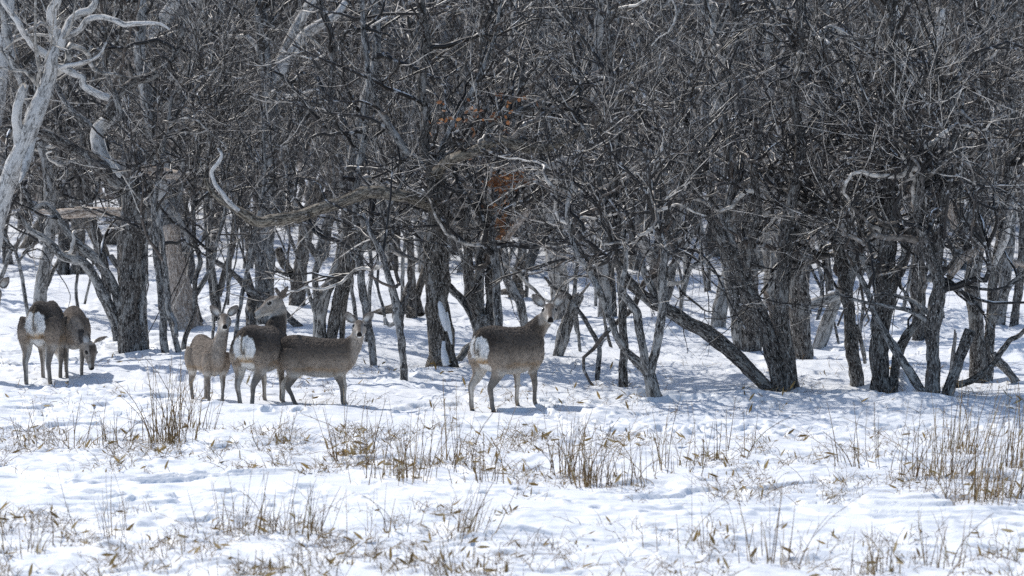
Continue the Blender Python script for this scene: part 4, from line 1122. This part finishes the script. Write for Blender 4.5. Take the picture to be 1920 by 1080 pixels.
    put((.30, .215, .14), sst(.56, .52, zt + jit * .04) * sst(.40, .46, z) * sst(.36, .28, np.abs(x)) * .7)
    put((.085, .068, .055), sst(.58, .72, zt + jit * .06) * body * .8 * dark)
    dors = np.exp(-(y / .028) ** 2) * sst(.86, .9, zt) * sst(.2, .6, no[:, 2])
    put(black, dors * .7 * body)
    put(pale, sst(.52, .44, zt + jit * .03) * sst(.36, .42, z) * sst(.1, -.55, no[:, 2]) * sst(.5, .4, np.abs(x)))
    # lower legs greyer, inner sides pale
    legm = sst(.44, .32, z)
    put((.15, .135, .12), legm * .8)
    inner = sst(.2, .7, -no[:, 1] * np.sign(y)) * sst(.52, .44, z) * sst(.02, .16, z)
    put((.50, .47, .43), inner * .75)
    put((.03, .027, .025), sst(.035, .015, z))
    # rump patch
    rr = np.sqrt((y / (.150 * fat ** .5)) ** 2 + ((zt - .715) / .155) ** 2) + jit * .17 + .12 * np.clip((zt - .80) / .05, 0, 1) * (np.abs(y) < .03)
    back = sst(-.40, -.47, x)
    ring_ = sst(1.6, 1.2, rr) * sst(-.34, -.44, x) * sst(.66, .78, zt)
    put(black * 1.6, np.clip(ring_ * .6, 0, 1))
    put(white, sst(1.02, .88, rr) * back)
    put(tanc, np.exp(-((zt - .575) / .045) ** 2) * sst(.12, .05, np.abs(y)) * back * .75)
    put(white * .9, sst(.56, .52, zt) * sst(.36, .44, z) * sst(.09, .06, np.abs(y) + jit * .02) * sst(-.28, -.36, x))
    put((.10, .075, .05), np.exp(-(y / (.013 + .010 * sst(.80, .66, zt))) ** 2) * sst(-.50, -.53, x) * sst(.60, .66, zt) * .95)
    # neck paler in front, grey
    neckm = sst(.42, .52, x) if neck[-1][2] > .75 else sst(.45, .55, x)
    put((.29, .26, .23), neckm * sst(.6, .0, no[:, 2]) * .85)
    # head in its own frame
    q = ((co - poll) / hs) @ HB.T
    ht, hl_, hz = q.T
    inh = (sst(-.11, -.06, ht) * sst(.30, .27, ht) * sst(.125, .09, np.abs(hl_)) * sst(-.14, -.10, hz) * sst(.13, .10, hz))
    put((.33, .29, .25), inh)
    put((.075, .060, .05), inh * sst(.0, .04, hz) * sst(.15, .05, ht) * sst(.055, .035, np.abs(hl_)) * sst(-.04, .0, ht))
    put((.13, .105, .085), inh * sst(-.03, .0, hz) * sst(.02, .10, ht) * sst(.03, .012, np.abs(hl_)))
    for sy in (1, -1):
        e2 = np.sqrt(((ht - .058) / .034) ** 2 + ((hz - .030) / .026) ** 2 + ((hl_ - sy * .066) / .05) ** 2)
        put((.42, .39, .35), inh * sst(1.35, 1.0, e2) * .55)
        put(black, sst(.85, .65, e2))
    put((.62, .60, .56), inh * sst(-.045, -.075, hz) * sst(.05, .12, ht))
    put((.50, .48, .45), inh * sst(.165, .20, ht) * sst(.015, .03, np.abs(hl_)) * .8)
    put(black, sst(.228, .238, ht) * sst(.034, .026, np.abs(hl_)) * sst(-.066, -.058, hz) * sst(.27, .262, ht))
    put((.66, .64, .6), inh * sst(.19, .21, ht) * sst(-.066, -.074, hz))
    for b0, d, fr, Lr, sd in earinfo:
        r_ = co - b0; t_ = (r_ @ d) / Lr; far_ = np.linalg.norm(r_ - np.outer(r_ @ d, d), axis=1)
        ine = sst(.08, .2, t_) * sst(.11, .09, far_) * (t_ < 1.15)
        fc = no @ fr; la = np.abs(r_ @ sd) / (hs * .047 * np.clip(np.sin(np.pi * np.clip(t_ * .86 + .11, .02, .98)), .1, 1) ** .8)
        put((.15, .125, .105), ine * sst(.3, -.1, fc))
        put((.24, .215, .195), ine * sst(.0, .3, fc))
        put((.62, .60, .57), ine * sst(.1, .4, fc) * sst(.75, .3, t_ + (r_ @ sd) * 0) * sst(.8, .5, la) * .9)
        put((.05, .042, .038), ine * sst(.86, .97, la) * sst(-.2, .2, fc) * .8)
        put((.05, .04, .035), ine * sst(.86, .98, t_) * .8)
    big = n3(co * np.array([9, 9, 5.]), 21) - .5
    calm = (1 - .85 * sst(.35, .6, col.mean(1)))[:, None]
    col = np.clip(col * (1.22 + calm * (jit[:, None] * .55 + big[:, None] * .5 * (1 - inh)[:, None])), .004, .88)
    at = me.attributes.new('coat', 'FLOAT_COLOR', 'POINT')
    at.data.foreach_set('color', np.concatenate([col, np.ones((nv, 1))], 1).astype(np.float32).ravel())
    # winter coat tufts break the outline
    tuft = (n3(co * np.array([70, 70, 34.]), 12) - .5) * .014 * sst(.3, .6, z) * (1 - .8 * inh)
    me.vertices.foreach_set('co', (co + no * tuft[:, None]).astype(np.float32).ravel())
    me.update()
    # long winter hair lying over the skin
    dens = np.clip(sst(.22, .42, z) * (1 - inh), 0, 1)
    cand = np.nonzero(rng.random(nv) < dens)[0]
    pick = rng.choice(cand, min(len(cand), 11000), replace=False)
    pn, pp = no[pick], co[pick]
    isw = sst(1.05, .9, rr[pick]) * back[pick]
    flow = np.stack([-.9 + 0 * x[pick], .25 * rng.normal(size=len(pick)), -.55 + .3 * rng.normal(size=len(pick))], 1)
    nm_ = sst(.42, .55, x[pick])[:, None]
    flow = flow * (1 - nm_) + np.array([-.25, 0, -1.]) * nm_
    flow = nrm(flow - (flow * pn).sum(-1, keepdims=True) * pn * .9)
    hdv = nrm(flow + pn * (.28 + .35 * isw[:, None]) + rng.normal(size=pp.shape) * .16)
    hl2 = rng.uniform(.016, .036, len(pick)) * (.55 + .45 * sst(.3, .6, z[pick])) * (1 + .5 * isw)
    t4 = np.linspace(0, 1, 4)[None, :, None]
    HP = pp[:, None] - pn[:, None] * .003 + hdv[:, None] * hl2[:, None, None] * t4 + (np.array([0, 0, -.25]) * hl2[:, None])[:, None] * t4 ** 2
    HR = np.full((len(pick), 1), .0017) * np.array([[1, .9, .65, .25]])
    fg = Geo(); tubes(fg, HP, HR, 3)
    hc = np.repeat(np.clip(col[pick] * (1.45 * rng.uniform(.78, 1.2, (len(pick), 1)) * (1 - isw[:, None]) + isw[:, None] * 1.15), .003, .88), 12, 0)
    fme = fg.mesh('winter_fur', [M_coat])
    fa = fme.attributes.new('coat', 'FLOAT_COLOR', 'POINT')
    fa.data.foreach_set('color', np.concatenate([hc, np.ones((len(hc), 1))], 1).astype(np.float32).ravel())
    me.name = name; me.materials.clear(); me.materials.append(M_coat)
    me.polygons.foreach_set('use_smooth', np.ones(len(me.polygons), bool))
    o = obj(name, me)
    o.location = (base[0], base[1], base[2] - sink); o.rotation_euler = (0, 0, th); o.scale = (scale,) * 3
    tag(o, label, 'deer', 'deer standing at the edge of the wood')
    obj('winter_fur', fme, o)['kind'] = 'stuff'
    for sy in (1, -1):
        bm = bmesh.new(); bmesh.ops.create_uvsphere(bm, u_segments=16, v_segments=10, radius=.0165 * hs)
        em = bpy.data.meshes.new('eye'); bm.to_mesh(em); bm.free(); em.materials.append(M_eye)
        for p in em.polygons: p.use_smooth = True
        e = obj('eye', em, o); e.location = hp(.060, sy * .062, .028)
    return o

upn = [(.42, 0, .88, .085, .125), (.49, 0, 1.00, .066, .088), (.53, 0, 1.12, .056, .066)]
# right: standing hind, rump towards us, looking back at the camera
deer('grey brown hind at the right, rump towards us, head turned back to face the camera', (955, 767), 50, 1.0,
     [(.41, -.02, .85, .12, .15), (.475, -.07, .95, .10, .115), (.50, -.12, 1.01, .088, .098), (.505, -.165, 1.08, .075, .08)], (.04, -1, -.12),
     legs={'hl': (-.06, .05), 'hr': (-.02, -.02), 'fl': (-.03, .02), 'fr': (.02, -.01)}, hs=1.12)
deer('hind seen from behind with her head turned in profile to the left', (492, 757), 70, .98,
     [(.40, 0, .88, .125, .17), (.46, 0, .98, .11, .13), (.48, .0, 1.08, .098, .11), (.46, .03, 1.155, .08, .085)], (-1, -.10, -.34),
     ears=((-.1, -.75, .60), (.62, .1, .75)), legs={'hl': (.02, .0), 'hr': (-.08, .02), 'fl': (0, 0), 'fr': (-.02, -.02)}, dark=1.15, hs=1.12)
deer('small grey fawn facing us with raised head', (392, 752), -68, .80,
     [(.41, .01, .85, .12, .15), (.485, .03, .98, .092, .105), (.51, .05, 1.11, .084, .09), (.51, .06, 1.215, .072, .075)], (.10, -1, -.10),
     legs={'hl': (-.05, 0), 'hr': (.04, -.02)}, dark=.4, fat=.80, hs=1.17)
deer('young deer standing broadside to the right and looking at the camera', (600, 758), -10, .84,
     [(.42, -.01, .81, .12, .155), (.50, -.04, .91, .095, .11), (.545, -.08, 1.01, .084, .09), (.56, -.11, 1.085, .07, .075)], (.05, -1, -.12),
     legs={'hl': (-.12, 0), 'hr': (.10, 0), 'fl': (.02, 0), 'fr': (.04, 0)}, dark=.9, fat=.95, hs=1.15)
deer('leftmost whole deer, rump towards us with its head hidden', (86, 715), 83, 1.05,
     [(.42, .0, .72, .12, .15), (.52, .0, .60, .10, .11), (.60, .0, .48, .085, .09), (.64, .0, .41, .07, .075)], (.15, .7, -.9),
     legs={'hl': (-.02, .02), 'hr': (.05, -.03)}, fat=.66)
deer('grazing deer facing us with its muzzle down in the snow', (139, 704), -84, .88,
     [(.42, .02, .70, .12, .15), (.51, .07, .61, .105, .12), (.57, .14, .52, .09, .10), (.60, .21, .45, .075, .08)], (.20, -.36, -1),
     ears=((.85, -.1, .45), (-.15, .1, 1)), legs={'fl': (-.03, 0), 'fr': (.06, .0)}, dark=.9, hs=1.15, fat=.9)
deer('deer cut off by the left edge with only one ear in the picture', (-90, 712), 8, 1.0, [
     (.41, -.01, .86, .12, .15), (.47, -.03, .93, .10, .11), (.50, -.05, 1.0, .09, .09), (.51, -.06, 1.055, .075, .075)], (-.1, -1, -.10),
     ears=((.62, -.1, .75), None))

# ------------------------------------------------------------------ dry grass, dwarf bamboo
def clump(label, px, py, w, h, n, lv=6, tilt=0.0, thick=.0050, name='dry_grass_clump'):
    b, D = ground_at(px, py); s = F / D
    root = bpy.data.objects.new(name, None); C.objects.link(root); root.location = b
    tag(root, label, 'dry grass', 'tall dry grass clumps in the snow')
    W, H = w / s, h / s
    n = int(n * .72)
    x = b[0] + rng.normal(size=n) * W * .34; y = b[1] + rng.normal(size=n) * max(.12, W * .45)
    p0 = np.stack([x, y, gz(x, y) - .06], 1)
    d = nrm(np.stack([rng.normal(size=n) * .11 + tilt + (x - b[0]) * .2 / max(W, .2), rng.normal(size=n) * .12, np.ones(n)], 1))
    L = H * np.where(rng.random(n) < .42, rng.uniform(.75, 1.2, n), rng.uniform(.22, .7, n))
    K = 6
    cur = rng.normal(size=(n, 3)) * .06; cur[:, 2] = -np.abs(cur[:, 2]) * .4
    bent = rng.random(n) < .22; cur[bent] *= 7
    t = np.linspace(0, 1, K)[None, :, None]
    P = p0[:, None] + d[:, None] * L[:, None, None] * t + cur[:, None] * L[:, None, None] * t**2.2
    R = (thick * rng.uniform(.6, 1.25, n))[:, None] * np.linspace(1, .35, K)[None]
    g = Geo(); tubes(g, P, R, 4)
    # side blades
    m = int(n * 1.3)
    P1, R1 = sprout(P, R, m, (.06, .28), .0028, (15, 50), 4, .1, .2, .1, .8)
    tubes(g, P1, R1, 3)
    obj('stalks', g.mesh('stalks', [M_stalk], b), root)['kind'] = 'stuff'
    if lv:
        g = Geo(); i = rng.integers(0, n, lv); u = rng.uniform(0.05, .5, lv)[:, None]
        c = P[i, 0] * (1 - u) + P[i, 2] * u
        leafset(g, c, (.07, .16), .2)
        obj('leaves', g.mesh('leaves', [M_sasa], b), root)['kind'] = 'stuff'
    return root

CL = [
 ('tall thick reed clump in front of the small fawn', 312, 828, 80, 155, 120, 14, 0.0),
 ('short tuft at the right foot of the tall reed clump', 370, 805, 60, 95, 26, 8, .12),
 ('low scrubby tuft at the left below the leftmost pair', 105, 838, 130, 80, 46, 12, 0),
 ('broad low tuft left of the tall reed clump', 215, 832, 90, 80, 40, 12, 0),
 ('loose tuft with leaves below the hind with turned head', 515, 832, 80, 70, 34, 6, 0),
 ('dense reed clump in the gap below the central oak', 748, 895, 110, 135, 70, 18, .04),
 ('thin tall stems just left of the dense middle clump', 665, 860, 90, 130, 34, 8, 0),
 ('airy tall stems right of the dense middle clump', 835, 870, 120, 150, 46, 12, .05),
 ('tall loose stems below the rump of the standing hind', 905, 905, 60, 125, 22, 6, .03),
 ('upright brown reeds left of the twin reed clump', 1065, 890, 60, 130, 50, 10, 0),
 ('darkest upright reed clump right of centre', 1112, 915, 50, 140, 60, 8, .02),
 ('sparse stems between the dark reed clump and open snow', 1190, 905, 90, 110, 34, 14, .03),
 ('thin stems with many drooping leaves right of centre', 1262, 880, 110, 120, 34, 18, .03),
 ('few thin stems in the trampled snow', 1370, 860, 130, 110, 26, 22, .04),
 ('leaning sparse stems left of the tall right reeds', 1635, 870, 110, 125, 38, 12, -.12),
 ('tall loose reeds in the right part of the field', 1755, 900, 100, 160, 70, 10, .10),
 ('tall reeds behind the loose reeds at the right', 1790, 850, 80, 130, 50, 6, .10),
 ('tall dense slanting reeds near the right edge', 1860, 935, 110, 185, 95, 14, .14),
 ('tallest slanting reeds against the right edge', 1915, 880, 70, 170, 70, 8, .12),
 ('low scrub of stems and leaves in the lower left corner', 30, 1040, 160, 80, 60, 26, 0),
 ('blurred thin stems in the lower left', 215, 1010, 90, 130, 22, 8, -.1),
 ('bushy near tuft left of centre with bent stems', 460, 1000, 120, 120, 44, 14, .05),
 ('dark near tuft with slanting blades below the young deer', 565, 1000, 90, 110, 56, 10, .12),
 ('thin near stems in the lower middle', 725, 1000, 120, 100, 24, 8, .05),
 ('slanting near reeds in the lower middle of the snow', 860, 1005, 70, 115, 36, 4, .22),
 ('tall single near stems right of the lower middle', 1310, 1040, 150, 130, 26, 10, .05),
 ('upright near stems in the lower right', 1450, 1060, 80, 150, 30, 6, .02),
 ('dark near tuft beside upright stems in the lower right', 1640, 1070, 60, 90, 44, 12, .02),
 ('thin near stems at the bottom right', 1770, 1065, 100, 120, 30, 8, .02),
 ('slender near stems close to the right edge', 1890, 1050, 60, 100, 16, 4, .04),
 ('leafy scrub at the bottom below the slanting near reeds', 870, 1075, 160, 70, 44, 30, 0),
 ('leafy scrub at the bottom left of centre', 500, 1075, 220, 60, 50, 36, 0),
 ('leafy scrub at the bottom left', 250, 1050, 200, 60, 50, 34, 0),
]
for a in CL: clump(*a)

# scattered low growth: dead dwarf bamboo and grass poking through the crust
def scatter(n, bands):
    out = []
    for (y0, y1, x0, x1, wgt) in bands:
        m = int(n * wgt)
        px = rng.uniform(x0, x1, m * 3); py = rng.uniform(y0, y1, m * 3)
        keep = fbm(px / 75, py / 17, 91, 2) > .49
        out.append(np.stack([px[keep][:m], py[keep][:m]], 1))
    q = np.concatenate(out)
    k = (540 - q[:, 1]) / F; depth = CAM_H / (sp - k * cp)
    p = P3(q[:, 0], q[:, 1], depth)
    return np.stack([p[:, 0], p[:, 1], gz(p[:, 0], p[:, 1])], 1)
bands = [(960, 1100, -40, 960, .26), (985, 1100, 960, 1960, .11), (800, 875, -40, 700, .17), (795, 890, 560, 1000, .13), (815, 945, 960, 1960, .28), (680, 775, -40, 1960, .22)]
p = scatter(8000, bands)
n = len(p)
K = 4
d = nrm(np.stack([rng.normal(size=n) * .55, rng.normal(size=n) * .5, np.ones(n) * .8], 1))
L = rng.uniform(.04, .24, n) * np.where(p[:, 1] > 50, .75, 1)
t = np.linspace(0, 1, K)[None, :, None]
sag = rng.normal(size=(n, 3)) * .35; sag[:, 2] = -np.abs(sag[:, 2])
P = (p - [0, 0, .02])[:, None] + d[:, None] * L[:, None, None] * t + sag[:, None] * L[:, None, None] * t**2
R = rng.uniform(.0018, .0042, n)[:, None] * np.linspace(1, .4, K)[None]
g = Geo(); tubes(g, P, R, 3)
P1, R1 = sprout(P, R, n, (.04, .14), .0022, (25, 70), 3, .0, .2, .1, .8)
tubes(g, P1, R1, 3)
o = obj('low_dry_grass', g.mesh('low_dry_grass', [M_stalk])); tag(o, 'short dry grass and twig tips poking through the snow crust', 'grass', None, 'stuff')
p = scatter(950, bands)
g = Geo()
leafset(g, p + np.stack([0 * p[:, 0], 0 * p[:, 0], rng.uniform(0, .07, len(p))], 1), (.05, .14), .22,
        dirs=nrm(rng.normal(size=(len(p), 3)) * [1, .8, .8] + [0, 0, .25]))
o = obj('bamboo_grass_leaves', g.mesh('bamboo_grass_leaves', [M_sasa])); tag(o, 'withered yellow bamboo grass leaves lying over the snow', 'leaves', None, 'stuff')
